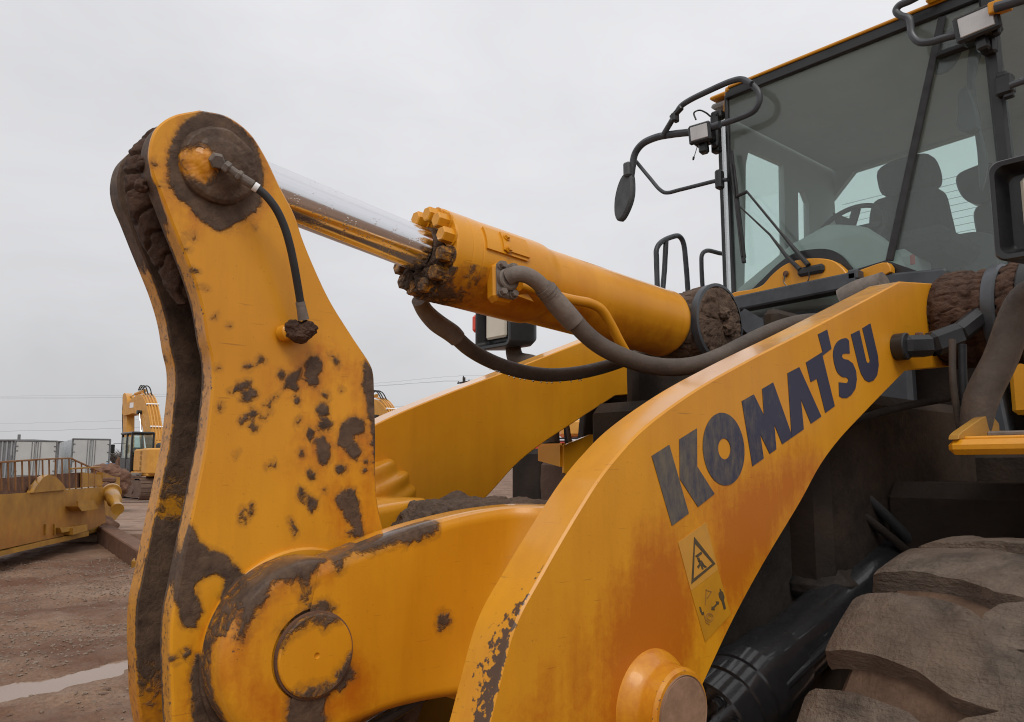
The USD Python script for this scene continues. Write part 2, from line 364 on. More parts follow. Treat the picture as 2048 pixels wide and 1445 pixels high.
    L = [('g.position', 'n1.vector'), ('n1.fac', 'e0.value1'), ('e0.value', 'e1.value1'), ('am.fac', 'e1.value2'), ('e1.value', 'mf.value'),
         ('g.position', 'n2.vector'), ('n2.fac', 'r2.value'), ('r2.result', 'base0.fac'), ('base0.result', 'base.a'), ('g.position', 'mps.vector'), ('mps.vector', 'n8.vector'), ('n8.fac', 'r8.value'), ('r8.result', 'base.fac'),
         ('g.position', 'n3.vector'), ('n3.fac', 'r3.value'), ('r3.result', 'spk.fac'), ('g.position', 'ms.vector'), ('ms.vector', 'ns.vector'), ('ns.fac', 'rsx.value'), ('g.position', 'ms2.vector'), ('ms2.vector', 'ns2.vector'), ('ns2.fac', 'rsx2.value'), ('rsx.result', 'smx.value1'), ('rsx2.result', 'smx.value2'), ('smx.value', 'scr.fac'), ('base.result', 'scr.a'), ('scr.result', 'spk.a'),
         ('g.position', 'mp.vector'), ('mp.vector', 'n4.vector'), ('n4.fac', 'rs.value1'), ('rs.value', 'ra.value1'), ('ar.fac', 'ra.value2'), ('n1.fac', 'r1.value1'), ('r1.value', 'rb.value1'), ('ra.value', 'rb.value2'), ('rb.value', 'rf.value'),
         ('ar.fac', 'rg4.value1'), ('rf.result', 'rgate.value1'), ('rg4.value', 'rgate.value2'), ('rgate.value', 'rmix.fac'), ('spk.result', 'rmix.a'),
         ('g.position', 'n5.vector'), ('n5.fac', 'c1.value1'), ('ac.fac', 'c1.value2'), ('c1.value', 'cf.value'), ('cf.result', 'cmix.fac'), ('rmix.result', 'cmix.a'),
         ('g.position', 'n7.vector'), ('n7.fac', 'r7.value'), ('r7.result', 'mc.fac'), ('e1.value', 'fl.value'), ('am.fac', 'fg.value1'), ('fl.result', 'fg2.value1'), ('fg.value', 'fg2.value2'), ('fg2.value', 'fm.fac'), ('cmix.result', 'fm.a'), ('mf.result', 'mmix.fac'), ('fm.result', 'mmix.a'), ('mc.result', 'mmix.b'), ('mmix.result', 'p.base_color'),
         ('mf.result', 'ro.fac'), ('ro.result', 'p.roughness'), ('g.normal', 'sn.vector'), ('sn.z', 'wz.value'), ('n2.fac', 'wn.value'), ('wz.result', 'wm.value1'), ('wn.result', 'wm.value2'), ('wm.value', 'wa.value1'), ('mf.result', 'cw.fac'), ('cw.result', 'wa.value2'), ('wa.value', 'p.coat_weight'),
         ('mf.result', 'h0.value1'), ('n1.fac', 'h0.value2'), ('h0.value', 'h1.value1'), ('mf.result', 'h1.value2'), ('n3.fac', 'h2.value1'), ('h1.value', 'h2.value3'), ('h2.value', 'bp.height'), ('bp.normal', 'p.normal')]
    usdkit.material(stage, '/World/Looks/' + name, nodes, L, surface='p.BSDF')
paint('yellow_paint', (0.655, 0.283, 0.010), (0.575, 0.236, 0.008), rough=0.40, coat=0.08)
paint('worn_yellow_paint', (0.37, 0.185, 0.018), (0.25, 0.118, 0.014), rough=0.6)
paint('excavator_paint', (0.62, 0.31, 0.055), (0.52, 0.245, 0.042), rough=0.5)

def mudmat(name, a, b, scale=14, bscale=38, bump=1.0, rough=0.85):
    usdkit.material(stage, '/World/Looks/' + name, {
        'g': ('geometry', {}), 'n': ('noise_texture', {'scale': scale, 'detail': 7, 'roughness': 0.65}), 'r': ('map_range', {'from_min': 0.32, 'from_max': 0.68, 'clamp': True}),
        'm': ('mix_color', {'a': a, 'b': b}), 'nb': ('noise_texture', {'scale': bscale, 'detail': 7, 'roughness': 0.7}),
        'b': ('bump', {'strength': bump, 'distance': 0.012}), 'rr': ('map_range', {'from_min': 0.3, 'from_max': 0.7, 'to_min': rough - 0.22, 'to_max': rough + 0.1, 'clamp': True}),
        'p': ('principled_bsdf', {'roughness': rough, 'specular_ior_level': 0.35})},
        [('g.position', 'n.vector'), ('n.fac', 'r.value'), ('r.result', 'm.fac'), ('m.result', 'p.base_color'), ('g.position', 'nb.vector'), ('nb.fac', 'b.height'), ('b.normal', 'p.normal'), ('nb.fac', 'rr.value'), ('rr.result', 'p.roughness')], surface='p.BSDF')
mudmat('caked_mud', (0.060, 0.036, 0.024), (0.140, 0.090, 0.060), scale=26, bscale=55)
mudmat('red_mud', (0.042, 0.020, 0.012), (0.105, 0.054, 0.032), scale=22, bscale=60)
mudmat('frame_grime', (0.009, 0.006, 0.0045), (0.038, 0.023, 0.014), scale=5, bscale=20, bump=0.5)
usdkit.material(stage, '/World/Looks/tyre_rubber', {
    'g': ('geometry', {}), 'n': ('noise_texture', {'scale': 11, 'detail': 7, 'roughness': 0.68}), 'r': ('map_range', {'from_min': 0.36, 'from_max': 0.62, 'clamp': True}), 'm': ('mix_color', {'a': (0.066, 0.054, 0.045), 'b': (0.190, 0.148, 0.114)}),
    'n2': ('noise_texture', {'scale': 4, 'detail': 3}), 'r2': ('map_range', {'from_min': 0.4, 'from_max': 0.6, 'to_max': 0.55, 'clamp': True}), 'm2': ('mix_color', {'b': (0.17, 0.115, 0.080)}),
    'mp': ('mapping', {'mapping_type': 'point', 'scale': (60, 9, 60)}), 'n3': ('noise_texture', {'scale': 1.0, 'detail': 5, 'roughness': 0.65}), 'n4': ('noise_texture', {'scale': 70, 'detail': 5, 'roughness': 0.7}), 'ad': ('math', {'math_type': 'add'}),
    'b': ('bump', {'strength': 1.0, 'distance': 0.016}), 'p': ('principled_bsdf', {'roughness': 0.85, 'specular_ior_level': 0.3})},
    [('g.position', 'n.vector'), ('n.fac', 'r.value'), ('r.result', 'm.fac'), ('g.position', 'n2.vector'), ('n2.fac', 'r2.value'), ('r2.result', 'm2.fac'), ('m.result', 'm2.a'), ('m2.result', 'p.base_color'), ('g.position', 'mp.vector'), ('mp.vector', 'n3.vector'), ('g.position', 'n4.vector'), ('n3.fac', 'ad.value1'), ('n4.fac', 'ad.value2'), ('ad.value', 'b.height'), ('b.normal', 'p.normal')], surface='p.BSDF')
mudmat('hose_rubber', (0.055, 0.042, 0.034), (0.105, 0.082, 0.066), scale=10, bscale=90, bump=0.25, rough=0.65)
mudmat('dusty_steel', (0.12, 0.10, 0.085), (0.20, 0.165, 0.14), scale=20, bscale=90, bump=0.3, rough=0.7)
mudmat('track_mud', (0.10, 0.06, 0.042), (0.17, 0.105, 0.075), scale=2, bscale=9, bump=1.0)
mudmat('old_wood', (0.19, 0.12, 0.085), (0.30, 0.20, 0.145), scale=3, bscale=30, bump=0.5)
mudmat('rusty_yellow', (0.17, 0.075, 0.03), (0.30, 0.15, 0.06), scale=4, bscale=40, bump=0.3)
mudmat('tan_mud', (0.20, 0.115, 0.070), (0.30, 0.175, 0.110), scale=30, bscale=60, bump=0.2)
mudmat('tyre_mud', (0.075, 0.042, 0.026), (0.165, 0.100, 0.064), scale=14, bscale=50, bump=0.9)
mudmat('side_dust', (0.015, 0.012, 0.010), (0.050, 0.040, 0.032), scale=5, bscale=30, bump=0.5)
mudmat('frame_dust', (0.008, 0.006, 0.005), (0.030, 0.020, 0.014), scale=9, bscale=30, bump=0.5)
mudmat('rusty_steel', (0.09, 0.042, 0.026), (0.19, 0.10, 0.06), scale=6, bscale=40, bump=0.4)
simple('chrome', (0.80, 0.80, 0.82), 0.10, 1.0, 0.06, 40)
simple('black_paint', (0.016, 0.016, 0.017), 0.35, 0, 0.4, 9, bump=0.15, bscale=120)
simple('cylinder_black', (0.013, 0.013, 0.014), 0.24, 0, 0.4, 9, bump=0.12, bscale=90, coat=0.5)
simple('grey_paint', (0.055, 0.060, 0.068), 0.45, 0, 0.35, 10, bump=0.1, bscale=150)
simple('grey_plastic', (0.075, 0.078, 0.082), 0.55, 0, 0.3, 14)
simple('rubber_black', (0.02, 0.02, 0.021), 0.6, 0, 0.3, 25)
simple('interior_grey', (0.40, 0.42, 0.42), 0.8, 0, 0.08, 3)
simple('console_grey', (0.36, 0.37, 0.37), 0.7, 0, 0.1, 5)
simple('seat_fabric', (0.018, 0.019, 0.021), 0.9, 0, 0.2, 60, bump=0.3, bscale=400)
simple('lamp_chrome', (0.85, 0.85, 0.85), 0.12, 1.0, 0.02, 10)
simple('lens_cream', (0.62, 0.57, 0.46), 0.25, 0, 0.12, 12, coat=0.5)
simple('amber_lens', (0.75, 0.06, 0.02), 0.2, 0, 0.1, 30)
simple('red_paint', (0.62, 0.05, 0.025), 0.4, 0, 0.25, 8)
simple('white_paint', (0.50, 0.52, 0.53), 0.5, 0, 0.16, 0.6)
simple('trailer_door', (0.46, 0.47, 0.46), 0.5, 0, 0.12, 0.8)
simple('white_stripe', (0.80, 0.80, 0.80), 0.5, 0, 0.05, 9)
simple('pole_wood', (0.05, 0.042, 0.036), 0.9, 0, 0.3, 2)
simple('wire_black', (0.03, 0.03, 0.032), 0.7, 0, 0.1, 2)
simple('blue_paint', (0.05, 0.17, 0.36), 0.4, 0, 0.2, 2)
simple('grey_light', (0.30, 0.31, 0.32), 0.6, 0, 0.1, 2)
simple('trim_grey', (0.16, 0.165, 0.17), 0.55, 0, 0.2, 4)
simple('red_mark', (0.50, 0.05, 0.04), 0.5, 0, 0.1, 9)
simple('brown_leafless', (0.11, 0.09, 0.078), 0.95, 0, 0.35, 0.8)
# letters: navy with a film of dust that grows towards the lower front
usdkit.material(stage, '/World/Looks/navy_decal', {
    'g': ('geometry', {}), 'mq': ('mapping', {'mapping_type': 'point', 'scale': (46, 46, 17)}), 'n': ('noise_texture', {'scale': 1.0, 'detail': 8, 'roughness': 0.75}), 's': ('separate_xyz', {}),
    'gr': ('map_range', {'from_min': -2.25, 'from_max': -1.35, 'to_min': -0.42, 'to_max': 0.12, 'clamp': True}), 'a': ('math', {'math_type': 'add'}),
    'r': ('map_range', {'from_min': 0.38, 'from_max': 0.72, 'to_max': 0.75, 'clamp': True}),
    'm': ('mix_color', {'a': (0.030, 0.033, 0.062), 'b': (0.165, 0.135, 0.085)}), 'p': ('principled_bsdf', {'roughness': 0.45, 'specular_ior_level': 0.35})},
    [('g.position', 'mq.vector'), ('mq.vector', 'n.vector'), ('g.position', 's.vector'), ('s.x', 'gr.value'), ('gr.result', 'a.value1'), ('n.fac', 'a.value2'), ('a.value', 'r.value'), ('r.result', 'm.fac'), ('m.result', 'p.base_color')], surface='p.BSDF')
simple('warning_label', (0.56, 0.27, 0.04), 0.4, 0, 0.2, 16)
simple('warning_label_low', (0.52, 0.235, 0.012), 0.4, 0, 0.2, 16)
simple('label_black', (0.085, 0.06, 0.03), 0.5, 0, 0.3, 60)
simple('label_faded', (0.36, 0.17, 0.03), 0.5, 0, 0.3, 60)
def glass(name, tint, haze=0.0):
    usdkit.material(stage, '/World/Looks/' + name, {
        't': ('transparent_bsdf', {'color': tint}), 'gl': ('glossy_bsdf', {'roughness': 0.02, 'color': (1, 1, 1)}), 'lw': ('layer_weight', {'blend': 0.5}), 'pw': ('math', {'math_type': 'power', 'value2': 5.0}),
        'f': ('math', {'math_type': 'multiply_add', 'value2': 0.8, 'value3': 0.025}), 'd': ('diffuse_bsdf', {'color': (0.55, 0.55, 0.52)}), 'mh': ('mix_closure', {'fac': haze}), 'm': ('mix_closure', {})},
        [('lw.facing', 'pw.value1'), ('pw.value', 'f.value1'), ('t.BSDF', 'mh.closure1'), ('d.BSDF', 'mh.closure2'), ('f.value', 'm.fac'), ('mh.closure', 'm.closure1'), ('gl.BSDF', 'm.closure2')], surface='m.closure')
glass('tinted_glass', (0.80, 0.88, 0.86), 0.045)
glass('side_glass', (0.90, 0.945, 0.93), 0.02)
usdkit.material(stage, '/World/Looks/lamp_glass', {
    'g': ('geometry', {}), 'w': ('wave_texture', {'wave_type': 'bands', 'bands_direction': 'y', 'scale': 30.0}), 'b': ('bump', {'strength': 0.18, 'distance': 0.002}),
    'n': ('noise_texture', {'scale': 18, 'detail': 3}), 'm': ('mix_color', {'a': (0.34, 0.32, 0.31), 'b': (0.52, 0.50, 0.48)}), 'p': ('principled_bsdf', {'roughness': 0.22, 'metallic': 0.35, 'coat_weight': 0.6})},
    [('g.position', 'w.vector'), ('w.fac', 'b.height'), ('g.position', 'n.vector'), ('n.fac', 'm.fac'), ('m.result', 'p.base_color'), ('b.normal', 'p.normal')], surface='p.BSDF')
# corrugated grey wall, far trailers
usdkit.material(stage, '/World/Looks/rod_steel', {
    'g': ('geometry', {}), 'v': ('voronoi_texture', {'scale': 190, 'feature': 'f1'}), 'r': ('map_range', {'from_min': 0.08, 'from_max': 0.34, 'to_min': 1.0, 'to_max': 0.0, 'clamp': True}),
    'n': ('noise_texture', {'scale': 30, 'detail': 3}), 'k': ('map_range', {'from_min': 0.5, 'from_max': 0.62, 'clamp': True}), 'h': ('math', {'math_type': 'multiply'}),
    'b': ('bump', {'strength': 0.35, 'distance': 0.003}), 'p': ('principled_bsdf', {'metallic': 1.0, 'base_color': (0.78, 0.78, 0.80), 'roughness': 0.14})},
    [('g.position', 'v.vector'), ('g.position', 'n.vector'), ('v.distance', 'r.value'), ('n.fac', 'k.value'), ('r.result', 'h.value1'), ('k.result', 'h.value2'), ('h.value', 'b.height'), ('b.normal', 'p.normal')], surface='p.BSDF')
# ground: wet reddish mud with gravel
usdkit.material(stage, '/World/Looks/yard_mud', {
    'g': ('geometry', {}), 'n': ('noise_texture', {'scale': 0.55, 'detail': 6, 'roughness': 0.6}), 'r': ('map_range', {'from_min': 0.38, 'from_max': 0.62, 'clamp': True}),
    'm': ('mix_color', {'a': (0.145, 0.070, 0.040), 'b': (0.29, 0.185, 0.122)}), 'n2': ('noise_texture', {'scale': 26, 'detail': 5, 'roughness': 0.7}), 'r2': ('map_range', {'from_min': 0.4, 'from_max': 0.68, 'to_max': 0.55, 'clamp': True}),
    'm2': ('mix_color', {'b': (0.075, 0.040, 0.025)}), 'n3': ('noise_texture', {'scale': 4.0, 'detail': 5}), 'rr': ('map_range', {'from_min': 0.35, 'from_max': 0.65, 'to_min': 0.5, 'to_max': 0.9, 'clamp': True}),
    'b': ('bump', {'strength': 0.9, 'distance': 0.03}), 'p': ('principled_bsdf', {'specular_ior_level': 0.22})},
    [('g.position', 'n.vector'), ('n.fac', 'r.value'), ('r.result', 'm.fac'), ('g.position', 'n2.vector'), ('n2.fac', 'r2.value'), ('r2.result', 'm2.fac'), ('m.result', 'm2.a'), ('m2.result', 'p.base_color'),
     ('g.position', 'n3.vector'), ('n3.fac', 'rr.value'), ('rr.result', 'p.roughness'), ('n2.fac', 'b.height'), ('b.normal', 'p.normal')], surface='p.BSDF')
usdkit.material(stage, '/World/Looks/puddle_water', {
    'g': ('geometry', {}), 'n': ('noise_texture', {'scale': 3, 'detail': 3}), 'b': ('bump', {'strength': 0.06, 'distance': 0.01}),
    'p': ('principled_bsdf', {'base_color': (0.22, 0.14, 0.095), 'roughness': 0.10, 'ior': 1.33, 'specular_ior_level': 0.5})},
    [('g.position', 'n.vector'), ('n.fac', 'b.height'), ('b.normal', 'p.normal')], surface='p.BSDF')
mudmat('gravel_stone', (0.13, 0.088, 0.064), (0.27, 0.205, 0.155), scale=30, bscale=60, bump=0.2)

# ------------------------------------------------------------------ THE WHEEL LOADER
LOADER = thing('wheel_loader', (-3.2, 0, 0), 'large muddy yellow wheel loader with lettered lift arm, filling the foreground', 'wheel loader')
Z4 = lambda p: zm(p, 200, 200, 2.889)
Z2 = lambda p: zm(p, 200, 600, 2.889)
Z3 = lambda p: zm(p, 200, 1000, 2.56)

# --- lift arms: one outline, measured on the near arm's outer face (Y = .65)
arm_px = [(1800, 563), (1700, 616), (1614, 661), (1490, 724), (1382, 786), (1283, 860), (1240, 905), (1200, 955), (1157, 1022), (1087, 1142), (1029, 1252), (994, 1380), (972, 1470)]
arm_top = XZ(arm_px, .65)
arm_bot = XZ([(1400, 1385), (1466, 1244), (1525, 1134), (1603, 1003), (1640, 935), (1676, 885), (1738, 818), (1812, 742)], .65)
arm_top = spl(arm_top, 8); arm_bot = spl(arm_bot, 8)
PIV = np.array([-2.92, 2.345])
t = np.linspace(math.radians(62), math.radians(-62), 14)[::-1]
arm_end = PIV + 0.165 * np.c_[-np.cos(t), np.sin(t)]
arm_loop = np.vstack([arm_top, [[-.735, 1.15], [-.66, .80], [-.72, .58], [-.95, .55], [-1.20, .75], [-1.37, 1.10]], arm_bot, arm_end[:]])
rustA = [XZ([(1440, 985), (1500, 965), (1560, 925), (1610, 905), (1640, 930), (1560, 1080), (1490, 1200), (1445, 1270), (1420, 1130)], .65),
         XZ([(1285, 1085), (1330, 1060), (1372, 1110), (1400, 1260), (1385, 1330), (1290, 1500), (1170, 1500), (1195, 1300), (1235, 1180)], .65)]
rustB = [XZ([(1170, 1300), (1240, 1290), (1250, 1500), (1010, 1520), (1060, 1400)], .65), XZ([(1330, 1055), (1345, 1050), (1400, 1060), (1370, 1010), (1450, 980), (1470, 1010)], .65)]
def arm_rust(v):
    q = v[:, [0, 2]]; s = np.clip(0.5 + sdf(rustA, q) / 0.14, 0, 1) * 1.05
    s2 = np.clip(0.5 + sdf(rustB, q) / 0.2, 0, 1) * 0.62
    return np.where(v[:, 1] > .6499 - .006, np.maximum(s, s2), np.clip((1.75 - v[:, 2]) * .5, 0, .25))
def arm_chip(v):
    d = shapely.distance(sg.LineString(arm_top), shapely.points(v[:, [0, 2]]))
    low = np.clip((1.86 - v[:, 2]) / 0.32, 0, 1)
    edge = np.clip(1 - d / 0.006, 0, 1)
    outer = np.clip((v[:, 1] - .59) / .055, 0, 1)
    return np.where(v[:, 1] < .648, edge * low * (0.40 + 0.30 * outer), 0.50 * low * np.clip(1 - d / .03, 0, 1))
arm_mesh = plate(arm_loop, .55, .65, h=.022, ch=.004, nside=8, edge=.014)
ARM = obj('lift_arm', arm_mesh, 'yellow_paint', LOADER, label='near yellow lift arm with large dark lettering', attrs={'rust': arm_rust, 'chip': arm_chip})
ARM2 = obj('lift_arm', mir(arm_mesh), 'yellow_paint', LOADER, label='far yellow lift arm seen from inside')
A_ = lambda p: XZ(zm(p, 1290, 800, 5.557), .65)
B_ = lambda p: XZ(zm(p, 1470, 630, 5.557), .65)
tt = np.linspace(0, 2 * np.pi, 48, endpoint=False)
oval = lambda cx, cy, rx, ry, sh: [(cx + rx * math.cos(a) + sh * ry * math.sin(a), cy + ry * math.sin(a)) for a in tt]
sm = lambda p: [tuple(q) for q in spl(p, 5, True)]
letters = [
    [A_([(70, 625), (265, 500), (482, 1262), (295, 1400)]), A_([(378, 440), (572, 318), (575, 740), (768, 1045), (585, 1190), (383, 880)])],
    [A_(oval(870, 548, 230, 404, .05)), A_(oval(877, 545, 70, 117, .04))],
    [B_([(72, 960), (205, 885), (318, 1118), (298, 825), (420, 752), (618, 1310), (622, 1368), (520, 1438), (432, 1215), (455, 1493), (382, 1545), (275, 1325), (315, 1595), (190, 1683)])],
    [B_([(580, 650), (710, 582), (955, 1130), (840, 1210), (728, 935), (760, 1272), (626, 1365), (623, 1310)])],
    [B_([(785, 530), (970, 413), (918, 218), (1020, 165), (1068, 378), (968, 455), (1105, 1015), (1000, 1090), (905, 710), (838, 748)])],
    [B_([(1262, 290)] + sm([(1245, 268), (1195, 265), (1140, 295), (1100, 360), (1087, 440), (1100, 540), (1135, 640), (1190, 690), (1240, 700), (1256, 727), (1240, 757), (1200, 762)])[:-8] + [(1150, 750), (1155, 905)] + [(1190, 925), (1240, 925), (1290, 890), (1335, 820), (1350, 720), (1340, 620), (1305, 540), (1250, 500), (1205, 492), (1185, 470), (1190, 440), (1215, 430), (1272, 432)])],
    [B_([(1285, 218), (1378, 172), (1455, 515), (1470, 538), (1490, 530), (1495, 505), (1412, 150), (1500, 95), (1583, 450), (1594, 560), (1577, 670), (1537, 730), (1485, 748), (1440, 725), (1400, 660), (1370, 570)])],
]
for i, L in enumerate(letters):
    if i == 1: g = sg.Polygon(L[0], [L[1]])
    else: g = shapely.union_all([sg.Polygon(q).buffer(0) for q in L])
    obj('lettering', poly_sheet(g, .6503, .0012), 'navy_decal', ARM, smooth=False)
D_ = lambda p: XZ(zm(p, 1340, 1040, 5.56), .65)
obj('warning_decal', poly_sheet(sg.Polygon(D_([(85, 250), (395, 30), (530, 555), (228, 790)])), .6503, .0010), 'warning_label', ARM, smooth=False, label='worn yellow warning decal with black triangle')
obj('warning_decal', poly_sheet(sg.Polygon(D_([(228, 793), (530, 558), (672, 1050), (387, 1360)])), .6503, .0010), 'warning_label_low', ARM, smooth=False, label='faded lower half of the warning decal')
sgn = [sg.Polygon(D_([(262, 190), (497, 488), (230, 712)]), [D_([(270, 262), (466, 486), (254, 655)])])]
for p in ([(272, 402), (340, 352), (350, 376), (296, 418)], [(292, 418), (318, 420), (330, 460), (308, 468)], [(308, 455), (345, 450), (372, 498), (405, 524), (382, 534), (350, 508), (366, 548), (348, 552), (332, 502), (310, 540), (294, 520), (318, 488)],
          [(545, 765), (556, 768), (562, 790), (580, 802), (598, 862), (590, 890), (614, 985), (592, 1000), (566, 905), (540, 862), (533, 815), (548, 792)],
          [(452, 1000), (456, 962), (470, 968), (508, 930), (502, 905), (538, 908), (532, 945), (520, 940), (486, 978), (490, 1004)],
          [(318, 965), (334, 972), (350, 1030), (366, 1020), (372, 1050), (348, 1060), (326, 1012)]):
    sgn.append(sg.Polygon(D_(p)).buffer(0))
obj('warning_symbol', poly_sheet(sgn[0], .6514, .0008), 'label_black', ARM, smooth=False, label='black triangle of the warning decal')
for g in sgn[1:]: obj('warning_symbol', poly_sheet(g, .6514, .0008), 'label_black', ARM, smooth=False)
fad = [sg.LineString(D_([(395, 780), (385, 940)])).buffer(.0012), sg.LineString(D_([(390, 778), (452, 798), (405, 870)])).buffer(.0012)] + [sg.Polygon(D_(ell(430, 1085, r, r * 1.1))).exterior.buffer(.001) for r in (42, 24)] + [sg.LineString(D_([(372, 1060), (395, 1140), (430, 1160)])).buffer(.0012)]
for g in fad: obj('warning_symbol', poly_sheet(g, .6514, .0008), 'label_faded', ARM, smooth=False)
# pin boss low on the arm
bc = PY(1305, 1413, .65)
boss = lathe([(0, .108), (.010, .104), (.022, .094), (.032, .088), (.038, .086), (.066, .084), (.072, .078), (.072, .0)], bc, bc + [0, .08, 0], 48)
obj('pin_boss', boss, 'yellow_paint', ARM, attrs={'rust': lambda v: np.full(len(v), .35), 'chip': lambda v: np.clip((np.abs(v[:, 1] - (bc[1] + .07)) < .008) * .42, 0, 1)})
obj('pin_cap', disc(bc + [0, .0725, 0], bc + [0, .076, 0], .0715), 'tan_mud', ARM)
for s in (0,):
    b2 = bc * [1, -1, 1]
    obj('pin_boss', mir(boss), 'yellow_paint', ARM2)

# --- brackets that carry the bell crank, cast onto the arms
BC = PY(628, 1308, .25)                      # crank pivot, outer face of the near boss
R_BOSS = .178
bt = [(640, 1128, .2515), (720, 1098, .2515), (800, 1066, .252), (880, 1041, .256), (960, 1022, .27), (1040, 1012, .30), (1105, 1014, .36), (1145, 1018, .44), (1185, 1022, .555)]
bb = [(560, 1512, .2515), (690, 1462, .2515), (766, 1430, .252), (830, 1412, .256), (900, 1399, .27), (960, 1392, .30), (1000, 1390, .36), (1045, 1392, .44), (1095, 1400, .555)]
top3 = spl([PY(*q) for q in bt], 7); bot3 = spl([PY(*q) for q in bb], 7)
cr = sg.box(-.5, -.5, .5, .5)
secs = []
NS = 56
for i, (a, b) in enumerate(zip(top3, bot3)):
    s = i / (len(top3) - 1)
    w = a - b; H = np.linalg.norm(w); w /= H
    sh = np.array([-(s ** 2.2), -(1 - s ** 2), 0]); sh /= np.linalg.norm(sh)
    T = .10 + .05 * s
    rr = sg.box(-H / 2 + .022, .022, H / 2 - .022, T - .022).buffer(.022, quad_segs=5)
    lp = resample(np.array(rr.exterior.coords)[:-1], rr.length / NS)[:NS]
    k = np.argmin(np.abs(lp[:, 0]) + (lp[:, 1] > T / 2) * 9); lp = np.roll(lp, -k, 0)
    hollow = 0.020 * math.sin(math.pi * min(max((s - .3) / .7, 0), 1)) * np.clip(1 - (lp[:, 0] / (H / 2)) ** 2, 0, 1) * (lp[:, 1] < T / 2)
    secs.append((a + b) / 2 + lp[:, :1] * w + (lp[:, 1:] + hollow[:, None]) * sh)
V = np.vstack(secs); F = []
for i in range(len(secs) - 1):
    k = np.arange(NS); k2 = (k + 1) % NS
    F += [np.c_[i * NS + k, i * NS + k2, (i + 1) * NS + k], np.c_[i * NS + k2, (i + 1) * NS + k2, (i + 1) * NS + k]]
brk = trimesh.Trimesh(V, np.vstack(F), process=False)
if brk.volume < 0: brk.invert()
hub = lathe([(0, 0), (0, R_BOSS - .006), (.006, R_BOSS), (.082, R_BOSS), (.092, R_BOSS - .004), (.099, R_BOSS - .012), (.104, R_BOSS - .026), (.104, .086), (.098, .082), (.098, 0)], [BC[0], .146, BC[2]], [BC[0], .25, BC[2]], 72)
for _ in range(1): brk = brk.subdivide()
brk = cat(brk, hub.subdivide())
# mud lying on the bracket's top and hanging over its face
def face_q(v):                                # projects onto the face along Y: good enough for masks on the bracket
    return v[:, [0, 2]]
mud_br = [XZ(Z3([(560, 480), (700, 380), (880, 300), (1090, 250), (1300, 220), (1480, 160), (1560, 130), (1700, 80), (1730, 110), (1720, 165), (1680, 185), (1600, 215), (1560, 235), (1530, 215), (1400, 260), (1250, 290), (1240, 350), (1210, 370), (1190, 310), (1130, 330), (1085, 385), (1090, 430), (1050, 475), (1020, 440), (1030, 395), (900, 430), (820, 530), (760, 640), (715, 720), (700, 690), (740, 560), (700, 560), (600, 640)]), .25),
          XZ(Z3([(930, 680), (1010, 600), (1080, 550), (1140, 520), (1200, 550), (1170, 580), (1150, 610), (1060, 620), (990, 660), (940, 700)]), .25),
          XZ(Z3(ell(1875, 650, 28, 42)), .33), XZ(Z3([(950, 1030), (1010, 990), (1110, 950), (1200, 930), (1280, 850), (1300, 900), (1240, 960), (1160, 1000), (1130, 1090), (1180, 1180), (960, 1180)]), .25)]
rust_br = [XZ(Z3([(640, 700), (700, 560), (820, 440), (1000, 340), (1170, 310), (1150, 380), (900, 470), (800, 600), (750, 760), (760, 860), (700, 880), (640, 800)]), .25),
           XZ(Z3([(900, 1000), (1200, 960), (1300, 830), (1370, 900), (1370, 1060), (1200, 1150), (880, 1160), (740, 1040), (640, 880), (660, 860)]), .25)]
def br_mud(v):
    side = (v[:, 1] < .238) & (v[:, 0] > BC[0] - .12)
    upm = np.clip(0.95 - .0 * v[:, 0], 0, 1) * (v[:, 2] > BC[2] + .05) * side
    bk = (v[:, 1] < .21) * .9
    return np.maximum(np.maximum(np.clip(0.5 + sdf(mud_br, face_q(v)) / .05, 0, 1) * (v[:, 1] > .2), upm * .58), bk * .62 * (v[:, 0] > BC[0]))
BRK = obj('pivot_bracket', brk, 'yellow_paint', LOADER, label='near cast bracket with round boss carrying the bell crank', attrs={
    'mud': br_mud, 'rust': lambda v: np.clip(0.5 + sdf(rust_br, face_q(v)) / .08, 0, 1) * .95, 'chip': lambda v: np.clip(0.5 + sdf(rust_br[:1], face_q(v)) / .03, 0, 1) * .46})
root_ = trimesh.creation.icosphere(subdivisions=5); rv = root_.vertices.copy()
root_.vertices = rv * np.array([.15, .085, .165]) * (1 + .055 * np.sin((rv[:, 2] * 1.0 + rv[:, 0] * .35) * 17) * np.clip(rv[:, 2] + .2, 0, 1))[:, None] + PY(752, 1022, -.545)
RT_ = root_
BRK2 = obj('pivot_bracket', mir(brk), 'yellow_paint', LOADER, label='far cast bracket beyond the bell crank')
mud_cap = [XZ(Z3([(905, 760), (940, 690), (1000, 620), (1100, 565), (1200, 570), (1235, 600), (1160, 625), (1145, 655), (1120, 630), (1050, 640), (990, 680), (940, 710)]), .25), XZ(Z3([(960, 990), (1010, 955), (1100, 945), (1170, 930), (1215, 870), (1250, 830), (1290, 760), (1310, 800), (1260, 920), (1150, 1000), (1040, 1010)]), .25)]
obj('weld_collar', RT_, 'yellow_paint', BRK2, smooth=True, label='rippled collar where the far bracket meets its arm')
CAPC = PY(629, 1310, .25)
cap = lathe([(0, 0), (0, .0755), (.004, .0775), (.010, .0775), (.0125, .0745), (.0125, .006), (.009, .004), (.009, 0)], CAPC - [0, .002, 0], CAPC + [0, .02, 0], 64).subdivide().subdivide()
obj('pivot_pin', cap, 'yellow_paint', BRK, label='round flush pin end with a small centre hole', attrs={'mud': lambda v: np.clip(0.5 + sdf(mud_cap, v[:, [0, 2]]) / .045, 0, 1)})
gap_ring = lathe([(0, .0775), (.0065, .0776), (.0065, .0815), (0, .0818)], CAPC - [0, .0027, 0], CAPC + [0, .02, 0], 64)
